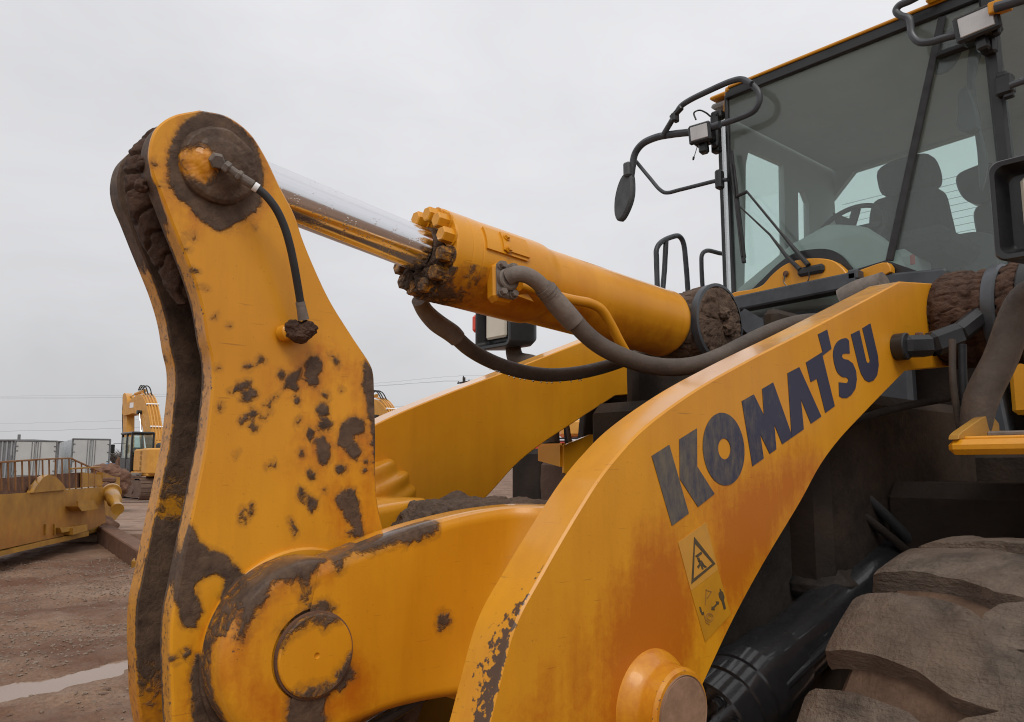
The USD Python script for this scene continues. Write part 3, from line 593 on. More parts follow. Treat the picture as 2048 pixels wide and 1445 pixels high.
obj('seal_ring', gap_ring, 'rusty_steel', BRK)

# --- cross tube between the arms, heaped with mud
ctube = rbox((-1.46, 0, 1.44), (.36, 1.08, .40), .08)
CT = obj('cross_tube', ctube, 'yellow_paint', LOADER, attrs={'mud': lambda v: (v[:, 2] > 1.5) * .9})
mp = rough(rough(rbox((-1.42, -.03, 1.675), (.42, .46, .15), .06), .035, 11, 3, sub=6), .010, 40, 8)
obj('mud_heap', mp, 'caked_mud', CT, smooth=True, kind='stuff')

# --- bell crank: two thick plates on the machine's centre line
crank_px = [(400, 220), (455, 232), (500, 265), (530, 310), (560, 372), (590, 430), (605, 475), (625, 525), (660, 600), (700, 665), (738, 722), (747, 742), (750, 800), (752, 870), (752, 940), (755, 1000), (765, 1050), (772, 1075), (768, 1160), (730, 1290), (655, 1430), (560, 1540), (450, 1600), (375, 1560)]
crank_left = [(348, 1460), (344, 1390), (341, 1312), (344, 1234), (356, 1172), (380, 1050), (394, 981), (411, 894), (421, 808), (425, 756), (423, 715), (415, 680), (404, 615), (387, 556), (370, 511), (345, 449), (321, 387), (304, 345), (299, 304), (311, 259), (345, 232)]
cl = XZ(crank_px + crank_left, .13)
corner = 10
seg1 = spl(cl[:11], 5); seg2 = spl(cl[10:18], 3)[1:]; seg3 = spl(np.vstack([cl[17:], cl[:1]]), 5)[1:-1]
crank_loop = np.vstack([seg1, seg2, seg3])
mud_z2 = [ell(925, 345, 22, 17, 10), ell(868, 383, 36, 8, -14), [(770, 532), (805, 480), (862, 466), (875, 490), (832, 508)], ell(860, 550, 50, 27, -36), [(956, 608), (1000, 560), (1024, 552), (990, 590)],
          [(808, 712), (830, 665), (880, 640), (915, 640), (910, 665), (862, 698)], ell(888, 735, 16, 20), [(932, 694), (985, 636), (992, 642), (945, 690)], ell(1058, 435, 26, 18, 20),
          [(1060, 512), (1075, 460), (1110, 430), (1165, 395), (1150, 460), (1130, 490), (1148, 530), (1110, 512)], [(1225, 315), (1260, 330), (1285, 370), (1280, 415), (1260, 440), (1265, 470), (1240, 508), (1215, 480), (1195, 470), (1190, 430), (1205, 390), (1180, 380)],
          [(1322, 312), (1368, 335), (1382, 378), (1355, 372)], ell(1135, 580, 11, 28), ell(1303, 553, 25, 15, 25), ell(1285, 640, 34, 46), ell(1300, 726, 38, 28, -20), ell(1216, 780, 20, 38, -10),
          [(1255, 800), (1290, 790), (1325, 850), (1325, 910), (1300, 955), (1270, 940), (1255, 880)], [(1390, 740), (1430, 690), (1480, 680), (1530, 715), (1540, 775), (1505, 765), (1470, 775), (1462, 810), (1500, 850), (1515, 880), (1480, 925), (1445, 900), (1430, 870), (1375, 840), (1375, 800)],
          ell(1390, 975, 30, 24), ell(1160, 885, 10, 24, -10), ell(1218, 1008, 18, 34, -25), [(1140, 1078), (1165, 1090), (1188, 1150), (1175, 1172), (1150, 1140)], [(1180, 1098), (1215, 1150), (1258, 1155), (1245, 1190), (1220, 1228), (1200, 1190)],
          [(1370, 1135), (1400, 1105), (1465, 1095), (1490, 1150), (1500, 1250), (1510, 1300), (1525, 1380), (1562, 1395), (1530, 1407), (1480, 1330), (1420, 1260), (1400, 1200), (1370, 1185)], ell(1465, 1350, 36, 16), ell(1645, 1358, 16, 15),
          ell(820, 1240, 10, 38, 15), ell(834, 1282, 16, 14), ell(872, 1212, 14, 30, 20), ell(1008, 950, 7, 14), ell(968, 967, 6, 10), [(1090, 1262), (1105, 1280), (1135, 1330), (1128, 1368), (1112, 1310)], ell(1300, 1100, 9, 11), ell(695, 620, 10, 26, 25), ell(1140, 700, 8, 26, 20), ell(795, 890, 5, 20, 30),
          [(1528, 350), (1576, 400), (1592, 560), (1604, 760), (1608, 1000), (1592, 1005), (1578, 800), (1555, 690), (1545, 600), (1520, 500)], ell(1540, 935, 9, 7), ell(1530, 985, 9, 8), ell(1570, 830, 8, 8), ell(680, 394, 8, 6), ell(746, 526, 6, 5), ell(745, 148, 6, 5), ell(662, 98, 5, 14, 20), ell(1400, 518, 6, 6)]
mud_z3 = [[(470, 140), (510, 220), (560, 260), (640, 280), (690, 340), (740, 390), (720, 450), (640, 545), (615, 500), (650, 400), (600, 370), (520, 400), (478, 440), (500, 500), (522, 580), (480, 652), (430, 650), (400, 560), (378, 450), (355, 380), (395, 200), (430, 90)],
          [(600, 620), (640, 560), (760, 640), (800, 1000), (900, 1180), (480, 1180), (466, 880), (500, 800), (550, 760), (580, 650)], [(780, 460), (900, 350), (1060, 285), (1130, 280), (1140, 320), (900, 420), (760, 560), (700, 560)], ell(376, 820, 18, 16), ell(445, 790, 10, 30)]
mud_z1 = [[(600, 62), (720, 90), (830, 170), (905, 265), (940, 400), (940, 560), (920, 620), (830, 690), (710, 757), (650, 742), (560, 670), (500, 600), (440, 560), (402, 470), (392, 350), (420, 230), (480, 130)],
          ell(490, 800, 4, 22), ell(540, 790, 6, 22), ell(545, 990, 22, 10, 10), ell(600, 1085, 24, 4, 18), ell(500, 860, 18, 4, 25), ell(360, 487, 24, 8), ell(320, 360, 5, 16), ell(900, 738, 6, 6)]
cm = [XZ(Z2(p), .13) for p in mud_z2] + [XZ(Z3(p), .13) for p in mud_z3] + [XZ(Z4(p), .13) for p in mud_z1]
ctop = XZ([(439, 331)], .13)[0]
rust_c = [XZ(Z2(p), .13) for p in ([(1150, 380), (1290, 300), (1330, 420), (1260, 520), (1040, 520), (1050, 450)], [(1190, 720), (1330, 740), (1560, 660), (1590, 800), (1540, 940), (1300, 960), (1150, 940), (1160, 860)], [(1400, 400), (1500, 400), (1500, 460), (1410, 450)], [(1340, 1080), (1520, 1070), (1530, 1300), (1560, 1420), (1420, 1380)], [(1500, 440), (1600, 400), (1620, 1000), (1560, 1000)])] + [XZ(Z4(ell(670, 400, 320, 330)), .13), XZ(Z3([(480, 760), (620, 600), (660, 900), (640, 1180), (470, 1180)]), .13)]
def crank_mud(v):
    q = v[:, [0, 2]]; face = np.clip(.53 + sdf(cm, q) / .030, 0, 1)
    ftop = np.clip((q[:, 1] - 2.33) / .06, 0, 1)
    d = np.linalg.norm(q - ctop, axis=1)
    side = np.maximum(np.clip((q[:, 1] - 2.27) / .10, 0, 1) * .95 * (q[:, 0] > -.66), .36 + .0 * d)                     # front strip: muddy only near the top
    side = np.where((q[:, 0] < -.80), .62, side)
    low = np.clip(.5 - np.abs(q[:, 1] - 1.66) / .12, 0, .5) + .3
    side = np.maximum(side, low * (q[:, 0] > -.72))
    inner = .75
    return np.where(v[:, 1] > .1235, face, np.where(v[:, 1] < .0765, inner, side))
def crank_chip(v):
    q = v[:, [0, 2]]; d = shapely.distance(sg.Polygon(crank_loop).exterior, shapely.points(q))
    return np.clip(1 - d / .012, 0, 1) * np.where(q[:, 0] > -.75, .42, .5) * np.clip((2.45 - q[:, 1]) / .3 + .3, 0, 1)
cr_mesh = plate(crank_loop, .07, .13, h=.011, ch=.004, nside=5, edge=.008)
CRANK = obj('bell_crank', cr_mesh, 'yellow_paint', LOADER, label='tall yellow bell crank plate spattered with dried mud', attrs={'mud': crank_mud, 'rust': lambda v: np.clip(.5 + sdf(rust_c, v[:, [0, 2]]) / .12, 0, 1) * .72, 'chip': crank_chip})
far_mesh = plate(crank_loop, -.135, -.075, h=.03, ch=.004, nside=5, edge=.010)
def far_mud(v):
    z = v[:, 2]; inner = np.clip(.52 + .4 * np.sin(z * 17 + 1) * .5 + (z > 1.95) * .5 + (np.abs(z - 1.62) < .13) * .4, 0, 1)
    strip = np.clip((z - 2.22) / .10, 0, 1) * .95
    return np.where(v[:, 1] > -.079, inner, np.maximum(strip, .36))
obj('crank_plate', far_mesh, 'yellow_paint', CRANK, label='far plate of the bell crank, mud on its inner face', attrs={'mud': far_mud, 'chip': crank_chip, 'rust': lambda v: np.clip((1.7 - v[:, 2]) * 1.2, 0, .8)})
# web and packed mud in the slot between the plates
web_l = spl(np.vstack([XZ([(470, 560), (520, 700), (540, 850), (500, 1000), (460, 1120), (440, 1250), (430, 1400), (440, 1500)], 0)]), 5)
web_r = web_l + np.array([-.16, 0.0])
obj('web_plate', rough(plate(np.vstack([web_l, web_r[::-1]]), -.074, .069, h=.02, ch=.003, edge=.02), .006, 30, 5), 'red_mud', CRANK, smooth=True)
sp_ = [PY(u, v, y) for u, v, y in [(356, 282, 0), (332, 305, 0), (314, 335, 0), (306, 378, 0), (312, 424, 0), (326, 470, 0), (344, 516, 0), (362, 565, 0), (374, 610, 0)]]
pk = crust(tube(sp_, [.040, .054, .058, .056, .050, .046, .040, .034, .02], 32, 9), .012, 20, 5, .009)
cl_ = [crust(lump(PY(u, v, y), (r, r, r * 1.1), .35, 2.2, 3, int(u)), .006, 60, 2, .006) for (u, v, y, r) in [(252, 352, -.115, .012), (292, 330, .085, .016), (286, 372, .08, .014)]]
obj('packed_mud', cat(pk, *cl_), 'red_mud', CRANK, smooth=True, kind='stuff', label='lumpy brown mud packed in the slot at the top')
# wear ring round the pivot on the crank's face
rc = PY(604, 1302, .145)
obj('wear_ring', lathe([(0, 0), (0, .205), (.010, .205), (.0145, .2005), (.0145, 0)], [rc[0], .130, rc[2]], [rc[0], .16, rc[2]], 80).subdivide(), 'yellow_paint', CRANK, attrs={'mud': lambda v: np.clip(.5 + sdf(cm, v[:, [0, 2]]) / .034, 0, 1)})
# top pin: raised disc caked with mud, clean paint on its crown
TP = PY(437, 333, .13)
pin = lathe([(0, 0), (0, .080), (.010, .079), (.017, .072), (.020, .055), (.027, .045), (.031, .030), (.032, 0)], TP - [0, .002, 0], TP + [0, .05, 0], 64).subdivide().subdivide()
pinc = PY(402, 325, .16)
def pin_mud(v): return np.clip(.5 + (np.linalg.norm((v - pinc)[:, [0, 2]] * [1.0, .95], axis=1) - .034) / .05, 0, 1)
obj('crank_pin', rough(pin, .004, 40, 2), 'yellow_paint', CRANK, smooth=True, label='round pin end caked with dark mud round a clean crown', attrs={'mud': pin_mud, 'rust': lambda v: np.full(len(v), .5)})
# grease line
H = [PY(436, 321, .168), PY(455, 335, .178), PY(470, 346, .182), PY(490, 360, .186), PY(506, 371, .19)]
el_ = cat(tube([PY(428, 322, .155), H[0], PY(444, 328, .176)], .0105, 12), disc(PY(432, 320, .158), PY(436, 324, .182), .0155, .003, 6))
GH = obj('grease_hose', tube([PY(510, 374, .191), PY(530, 390, .196), PY(552, 418, .20), PY(568, 452, .20), PY(580, 492, .198), PY(589, 535, .192), PY(596, 575, .184), PY(601, 606, .178)], .0082, 14, 6), 'rubber_black', LOADER, label='thin black grease hose looping down the bell crank')
obj('hose_fitting', cat(el_, tube(H[1:], .0085, 12), disc(PY(448, 331, .176), PY(459, 339, .18), .0125, .002, 6), disc(PY(474, 349, .183), PY(482, 355, .185), .0115, .002, 6), tube([PY(486, 358, .186), PY(505, 370, .19)], .0095, 12)), 'dusty_steel', GH)
obj('hose_band', tube([PY(507, 372, .1905), PY(516, 378, .1925)], .0095, 14), 'white_stripe', GH)
obj('hose_ferrule', tube([PY(600, 604, .178), PY(604, 622, .175), PY(607, 640, .172)], [.0098, .0105, .012], 14), 'dusty_steel', GH)
obj('grease_boss', disc(PY(562, 668, .13), PY(580, 664, .155), .017), 'yellow_paint', CRANK)
gb = PY(599, 664, .165)
obj('grease_block', cat(lump(gb + [0.008, -.01, .004], (.022, .022, .021), .35, 2.2, 4, 2), lump(gb + [-.014, 0, .006], (.022, .024, .020), .35, 2.2, 4, 5), lump(gb + [-.002, 0, -.010], (.020, .020, .014), .3, 2.2, 4, 9)), 'red_mud', GH, smooth=True, label='mud caked grease block')

# --- tilt cylinder on the centre line
G0, G1 = PY(858, 508, 0), PY(1335, 650, 0)
ax = (G1 - G0) / np.linalg.norm(G1 - G0)
LEN = np.linalg.norm(G1 - G0)
barrel = lathe([(0, 0), (0, .120), (.004, .124), (.050, .124), (.053, .1225), (.056, .1235), (.086, .1235), (.089, .121), (.092, .1225), (.330, .1225), (.350, .121), (.375, .1155), (.39, .1145), (LEN - .06, .1145), (LEN - .045, .1165), (LEN - .03, .1165), (LEN, .100), (LEN + .03, .085), (LEN + .03, 0)], G0, G1, 72)
for _ in range(1): barrel = barrel.subdivide()
side_v = np.cross(ax, (0, 1, 0)); side_v /= np.linalg.norm(side_v)
if side_v[2] < 0: side_v = -side_v
def bar_mud(v):
    tpos = (v - G0) @ ax; zz = (v - G0) @ side_v; yy = v[:, 1]
    a = np.clip(.62 - (tpos / .05), 0, .75) * (zz < .045) * (yy < .11)
    b = np.clip((-zz - .05) / .10, 0, .6) * np.clip(1.3 - tpos / .16, 0, 1)
    c = np.clip(.8 - np.abs(tpos - LEN) / .04, 0, .8)
    e = ((yy > .04) & (zz < -.035)) * np.clip(1 - np.abs(tpos - .07) / .06, 0, .42)
    return np.maximum.reduce([a, b, c, e])
TC = obj('tilt_cylinder', barrel, 'yellow_paint', LOADER, label='fat yellow hydraulic tilt cylinder barrel', attrs={'mud': bar_mud, 'rust': lambda v: np.clip((-((v - G0) @ side_v) - .02) / .12, 0, .4)})
ROD0 = np.array([ctop[0] + .0, 0, ctop[1] - .0])
R0 = PY(395, 322, 0)
obj('piston_rod', tube([R0, G0 + ax * .02], .0585, 56), 'rod_steel', TC, label='wet polished steel rod with rain drops')
obj('wiper_seal', cat(lathe([(-.030, .0605), (-.022, .066), (0, .070), (.01, .072)], G0, G1, 40), ), 'caked_mud', TC)
def hexbolt(p, d, r, h):
    d = np.asarray(d, float) / np.linalg.norm(d)
    return cat(lathe([(0, 0), (0, r * 1.28), (.004, r * 1.28), (.004, 0)], p, p + d, 20), lathe([(.003, 0), (.003, r), (h - .003, r), (h, r * .86), (h, 0)], p, p + d, 6))
upv = np.cross((0, 1, 0), ax); upv = upv if upv[2] > 0 else -upv
for k in range(12):
    a = math.radians(15 + 30 * k)
    p = G0 + .099 * (math.sin(a) * upv + math.cos(a) * np.array([0, 1, 0.]))
    lowb = math.sin(a) < -.2
    obj('bolt', hexbolt(p, -ax, .0205, .036), 'yellow_paint', TC, smooth=False, attrs={'mud': (lambda v, m=lowb: np.full(len(v), .52 if m else .1))})
ml = []
for (a, r, tpos, s, sd) in [(-60, .074, -.008, .026, 1), (-88, .088, -.012, .028, 2), (-118, .088, -.014, .028, 3), (-140, .082, -.008, .026, 4), (-30, .070, -.006, .022, 5), (0, .068, -.004, .014, 6), (-165, .076, -.004, .018, 7), (-100, .064, -.008, .024, 8), (-75, .104, .004, .022, 11)]:
    a = math.radians(a); p = G0 + ax * tpos + r * (math.sin(a) * upv + math.cos(a) * np.array([0, 1, 0.]))
    ml.append(crust(lump(p, (s, s, s), .4, 2.0, 3, sd), .006, 60, sd, .006))
obj('gland_mud', cat(*ml), 'caked_mud', TC, smooth=True, kind='stuff', label='mud clods stuck round the lower gland bolts')
# port pad, tag plate, split flange, pipe
def on_cyl(tpos, ang, r):                       # point on the barrel: angle from +Y towards up
    a = math.radians(ang); return G0 + ax * tpos + r * (math.cos(a) * np.array([0, 1, 0.]) + math.sin(a) * upv)
def pad(t0, t1, a0, a1, r0, r1):
    P = [on_cyl(t_, a_, r_) for t_ in (t0, t1) for a_ in np.linspace(a0, a1, 5) for r_ in (r0, r1)]
    return trimesh.convex.convex_hull(np.array(P))
obj('port_pad', pad(.095, .24, 6, 38, .110, .129), 'yellow_paint', TC)
obj('port_plate', pad(.150, .245, 10, 36, .115, .1335), 'yellow_paint', TC)
for t_, a_ in ((.165, 28), (.165, 12)): obj('plate_bolt', hexbolt(on_cyl(t_, a_, .133), on_cyl(t_, a_, 1) - on_cyl(t_, a_, 0), .0085, .010), 'yellow_paint', TC, smooth=False)
FC = PY(1012, 562, .150)
fn = np.array([.15, 1.0, .12]); fn /= np.linalg.norm(fn)
fu = np.cross(fn, ax); fu /= np.linalg.norm(fu); fu = fu if fu[2] > 0 else -fu
fa = np.cross(fu, fn); RF = np.stack([fa, fn, fu], 1)
obj('flange_block', rbox(FC - fn * .03, (.062, .05, .105), .012, RF), 'yellow_paint', TC)
FL = obj('split_flange', cat(rbox(FC - fn * .001 + fa * .0, (.058, .016, .098), .007, RF), disc(FC, FC + fn * .020, .030)), 'dusty_steel', TC)
for i, j in ((-1, -1), (-1, 1), (1, -1), (1, 1)):
    obj('flange_bolt', hexbolt(FC + fa * .017 * i + fu * .037 * j + fn * .006, fn, .0100, .016), 'dusty_steel', FL, smooth=False)
sid = 1.0 if RT @ fa > 0 else -1.0
obj('pipe_clip', sheet([PY(1030, 592, .125), PY(1062, 605, .12), PY(1052, 588, .125)], .006, (0, 1, 0)), 'yellow_paint', TC)
obj('oil_pipe', tube([PY(1040, 572, .13), PY(1075, 582, .135), PY(1110, 592, .137), PY(1150, 601, .138), PY(1180, 607, .138), PY(1203, 620, .137), PY(1222, 650, .134), PY(1240, 685, .13), PY(1258, 715, .12), PY(1275, 735, .11)], .0145, 14, 5), 'yellow_paint', TC)
# rear eye with its mud
E0 = PY(1428, 648, .10)
obj('rear_eye', cat(crust(lathe([(0, 0), (0, .10), (.03, .132), (.10, .138), (.155, .134), (.165, .12), (.165, 0)], E0 - [0.0, .135, 0], E0 + [0, .03, 0], 48), .007, 26, 4), crust(lathe([(0, 0), (0, .10), (.06, .125), (.12, .11), (.12, 0)], G1 + ax * .0, G1 + ax, 40), .007, 28, 9)), 'caked_mud', TC, smooth=True)
obj('eye_flange', lathe([(0, .118), (0, .137), (.026, .139), (.028, .128)], E0 + [0, -.0, 0], E0 + [0, .05, 0], 60), 'grey_paint', TC)
obj('eye_mud', cat(crust(lathe([(0, .0), (.018, .134), (.030, .120), (.036, .09), (.038, 0)], E0, E0 + [0, .05, 0], 48), .009, 22, 8), lump(E0 + [-.03, .04, -.01], (.035, .02, .035), .4, 2, 4, 4), lump(E0 + [-.0, .04, .03], (.03, .02, .025), .4, 2, 4, 6)), 'caked_mud', TC, smooth=True, kind='stuff')

# --- hydraulic hoses of the tilt cylinder
def hose(px, r, ns=8): return tube([PY(*q) for q in px], r, 20, ns)
HN = obj('hydraulic_hose', hose([(1140, 632, .205), (1165, 662, .215), (1200, 691, .23), (1243, 713, .25), (1290, 729, .27), (1340, 735, .29), (1392, 730, .31), (1442, 712, .33), (1492, 687, .35), (1540, 664, .37), (1600, 645, .37), (1680, 640, .36)], .0255), 'hose_rubber', LOADER, label='thick dusty hydraulic hose sagging from the near side of the cylinder')
obj('hose_elbow', hose([(1016, 556, .165), (1030, 549, .182), (1050, 550, .195), (1072, 562, .20), (1090, 580, .20)], .0215), 'dusty_steel', HN)
obj('hose_sleeve', cat(hose([(1086, 575, .20), (1100, 591, .20), (1118, 612, .202), (1140, 637, .205), (1150, 648, .209)], [.0255, .0255, .029, .0295, .029, .028], 6), *[lathe([(0, .02), (0, .0285), (.005, .0285), (.005, .02)], PY(1092 + 5 * i, 580 + 6 * i, .20), PY(1102 + 5 * i, 592 + 6 * i, .20), 24) for i in range(3)]), 'dusty_steel', HN)
HF = obj('hydraulic_hose', hose([(905, 668, -.15), (938, 698, -.155), (980, 722, -.16), (1030, 740, -.165), (1090, 750, -.17), (1150, 747, -.175), (1210, 734, -.18), (1265, 715, -.19), (1330, 690, -.2)], .0225), 'hose_rubber', LOADER, label='dark wet hydraulic hose hanging below the far side of the cylinder')
obj('hose_sleeve', hose([(838, 600, -.12), (850, 622, -.14), (872, 645, -.148), (905, 668, -.15), (915, 678, -.151)], [.022, .024, .028, .028, .026], 6), 'dusty_steel', HF)
dr = []; rg = np.random.default_rng(3)
for i in range(26):
    s = rg.uniform(.05, .8); u = 905 + s * 330; v_ = np.interp(u, [905, 938, 980, 1030, 1090, 1150, 1210], [684, 713, 738, 757, 767, 764, 751])
    dr.append(lump(PY(u, v_ - 1, -.16), (.0028, .0028, .004), .1, 2, 1, i))
obj('rain_drop', cat(*dr), 'lamp_chrome', HF, kind='stuff', smooth=True)

# --- front frame, hinge towers, fenders
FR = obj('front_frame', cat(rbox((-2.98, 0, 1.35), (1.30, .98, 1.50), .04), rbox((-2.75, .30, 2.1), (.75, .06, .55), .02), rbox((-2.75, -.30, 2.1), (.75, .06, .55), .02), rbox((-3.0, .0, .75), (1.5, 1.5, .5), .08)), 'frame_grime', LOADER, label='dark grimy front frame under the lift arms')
for s in (1, -1):
    m = lambda M: M if s > 0 else mir(M)
    tow = plate(spl(np.array([[-2.78, 2.30], [-2.84, 2.48], [-3.0, 2.50], [-3.12, 2.40], [-3.18, 2.2], [-3.3, 1.7], [-3.3, 1.2], [-2.6, 1.2], [-2.7, 1.7], [-2.78, 2.1]]), 5, True), .915, .955, h=.06, ch=.005)
    TW = obj('hinge_tower', m(cat(tow, rbox((-3.0, .70, 1.55), (.5, .5, .5), .05))), 'frame_grime', LOADER)
    P = lambda y: np.array([PIV[0], y, PIV[1]])
    obj('hinge_boss', m(crust(lathe([(0, 0), (0, .150), (.03, .166), (.10, .164), (.12, .150), (.14, .163), (.175, .158), (.175, 0)], P(.648), P(.9), 64), .008, 26, 11, .011)), 'red_mud', TW, smooth=True, label='arm hinge thickly caked with red brown mud')
    obj('hinge_seal', m(lathe([(0, .10), (0, .163), (.012, .168), (.034, .168), (.040, .160), (.04, .10)], P(.815), P(.9), 60)), 'grey_paint', TW)
    obj('hinge_mud', m(crust(lathe([(0, 0), (0, .158), (.03, .168), (.055, .160), (.06, 0)], P(.856), P(.95), 60), .008, 28, 13, .011)), 'red_mud', TW, smooth=True)
    obj('hinge_plate', m(disc(P(.912), P(.955), .172, .006, 60)), 'black_paint', TW)
    for k in range(6):
        a = k * math.pi / 3 + .3
        obj('hinge_bolt', m(hexbolt(P(.955) + .12 * np.array([math.cos(a), 0, math.sin(a)]), (0, 1, 0), .017, .022)), 'red_mud', TW, smooth=False)
    q = [PY(1803, 694, .668), PY(1862, 692, .72), PY(1922, 668, .775), PY(1988, 612, .83)]
    LK = obj('sensor_link', m(cat(bar(q[0], q[1], .065, .066, .016), bar(q[1] - (q[1] - q[0]) * .10, q[2], .064, .076, .018), bar(q[2] - (q[2] - q[1]) * .18, q[3], .052, .064, .018), disc(q[0] - [0, .02, 0], q[0] + [0, .02, 0], .042))), 'black_paint', LOADER, label='bent black bracket bolted beside the lettering' if s > 0 else None)
    for f in (.12, .62): obj('bracket_bolt', m(hexbolt(q[0] + (q[1] - q[0]) * f + [0, 0, .028], (0, 0, 1), .013, .014)), 'rusty_steel', LK, smooth=False)
    # fender with its front ledge
    FX = -2.30
    if s > 0:
        fe = cat(rbox((FX + .01, 1.24, 1.902), (.07, .74, .040), .014), rbox((FX - .55, 1.23, 1.925), (1.1, .72, .012), .004))
        FE = obj('fender', fe, 'yellow_paint', LOADER, label='yellow ledge of the near front fender')
        obj('fender_bracket', plate(XZ([(1917, 879), (1918, 870), (1924, 864), (1964, 836), (1974, 832), (1988, 834), (1999, 848), (1999, 862), (2060, 862), (2060, 879)], .90), .875, .90, h=.05, ch=.002, edge=.012), 'worn_yellow_paint', FE)
        hb = PY(1981, 850, .90); obj('bracket_hole', disc(hb - [0, .002, 0], hb + [0, .003, 0], .011), 'frame_grime', FE)
        obj('step_tread', rbox((FX - .22, 1.24, 1.938), (.30, .62, .014), .004), 'dusty_steel', FE)
    else:
        FE = obj('fender', cat(sheet([PX(1080, 893, -2.36), PX(1124, 891, -2.36), PX(1124, 934, -2.36), PX(1080, 922, -2.36)], .012, (1, 0, 0)), sheet([PX(1080, 893, -2.36), PX(1124, 891, -2.36), PX(1124, 891, -2.36) + [-.9, 0, .02], PX(1080, 893, -2.36) + [-.9, 0, .02]], .010, (0, 0, 1))), 'yellow_paint', LOADER, label='far front fender seen through the gap')
        yq = PX(1124, 891, -2.36)[1]
        obj('fender_side', sheet([PY(1124, 891, yq), PY(1176, 870, yq), PY(1215, 868, yq), PY(1215, 990, yq), PY(1124, 946, yq)], .012, (0, 1, 0)), 'yellow_paint', FE)
        c0 = PX(1076, 922, -2.45); y1_ = -.58
        obj('inner_guard', rough(rbox((-2.45 - .25, (c0[1] + y1_) / 2, 1.60), (.5, abs(y1_ - c0[1]), c0[2] - 1.60 + (c0[2] - 1.60)), .02), .006, 14, 4, sub=4), 'track_mud', FE)
        c2 = PX(1018, 940, -2.95); c3 = PX(1085, 940, -2.95)
        obj('inner_guard', rbox((-3.1, (c2[1] + c3[1]) / 2, 1.5), (.3, abs(c3[1] - c2[1]), .9), .03), 'frame_grime', FE)
    # headlamp on its stalk
    lc = np.array([-2.40, 1.11, 2.535])
    shell = trimesh.Trimesh()
    prof = np.array(sg.box(-.095, -.108, .095, .108).buffer(.028, quad_segs=6).exterior.coords)[:-1]
    def ringat(x, sc): return np.c_[np.full(len(prof), lc[0] + x), lc[1] + prof[:, 0] * sc, lc[2] + prof[:, 1] * sc]
    lay = [ringat(-.17, .55), ringat(-.165, .72), ringat(-.12, .92), ringat(.0, 1.0), ringat(.030, 1.02), ringat(.036, .99), ringat(.034, .90), ringat(-.01, .82), ringat(-.02, .75)]
    n = len(prof); V = np.vstack(lay + [[lc + [-.17, 0, 0]], [lc + [-.02, 0, 0]]]); F = []
    for i in range(len(lay) - 1):
        k = np.arange(n); k2 = (k + 1) % n; F += [np.c_[i * n + k, i * n + k2, (i + 1) * n + k], np.c_[i * n + k2, (i + 1) * n + k2, (i + 1) * n + k]]
    k = np.arange(n); k2 = (k + 1) % n; F += [np.c_[np.full(n, len(lay) * n), k2, k], np.c_[np.full(n, len(lay) * n + 1), (len(lay) - 1) * n + k, (len(lay) - 1) * n + k2]]
    shell = trimesh.Trimesh(V, np.vstack(F), process=False)
    if shell.volume < 0: shell.invert()
    st = tube([PY(1950, 862, .86), PY(1962, 800, .88), PY(2000, 720, .93), PY(2050, 600, 1.0), lc + [-.10, -.02, -.18], lc + [-.09, 0, -.10]], [.040, .046, .045, .044, .042, .034], 18, 6)
    HL = obj('headlamp', m(cat(shell)), 'black_paint', LOADER, label='near headlamp in black housing at the picture edge' if s > 0 else 'far headlamp with red orange signal, below the cylinder')
    obj('lamp_stalk', m(st), 'hose_rubber', HL)
    obj('lamp_lens', m(cat(rbox(lc + [-.004, .012, .0], (.02, .145, .175), .009))), 'lens_cream', HL)
    obj('reflector', m(rbox(lc + [-.026, .012, 0], (.014, .15, .18), .006)), 'lamp_chrome', HL)
    obj('signal_lamp', m(rbox(lc + [.0, .148, .0], (.05, .045, .085), .012)), 'amber_lens', HL)
    obj('frame_hose', m(tube([PY(1905, 680, .80), PY(1906, 760, .80), PY(1915, 830, .80), PY(1928, 905, .80)], .010, 12, 6)), 'hose_rubber', FR)
    obj('frame_hose', m(tube([PY(1925, 690, .82), PY(1926, 760, .82), PY(1932, 830, .82), PY(1940, 905, .82)], .012, 12, 6)), 'rubber_black', FR)

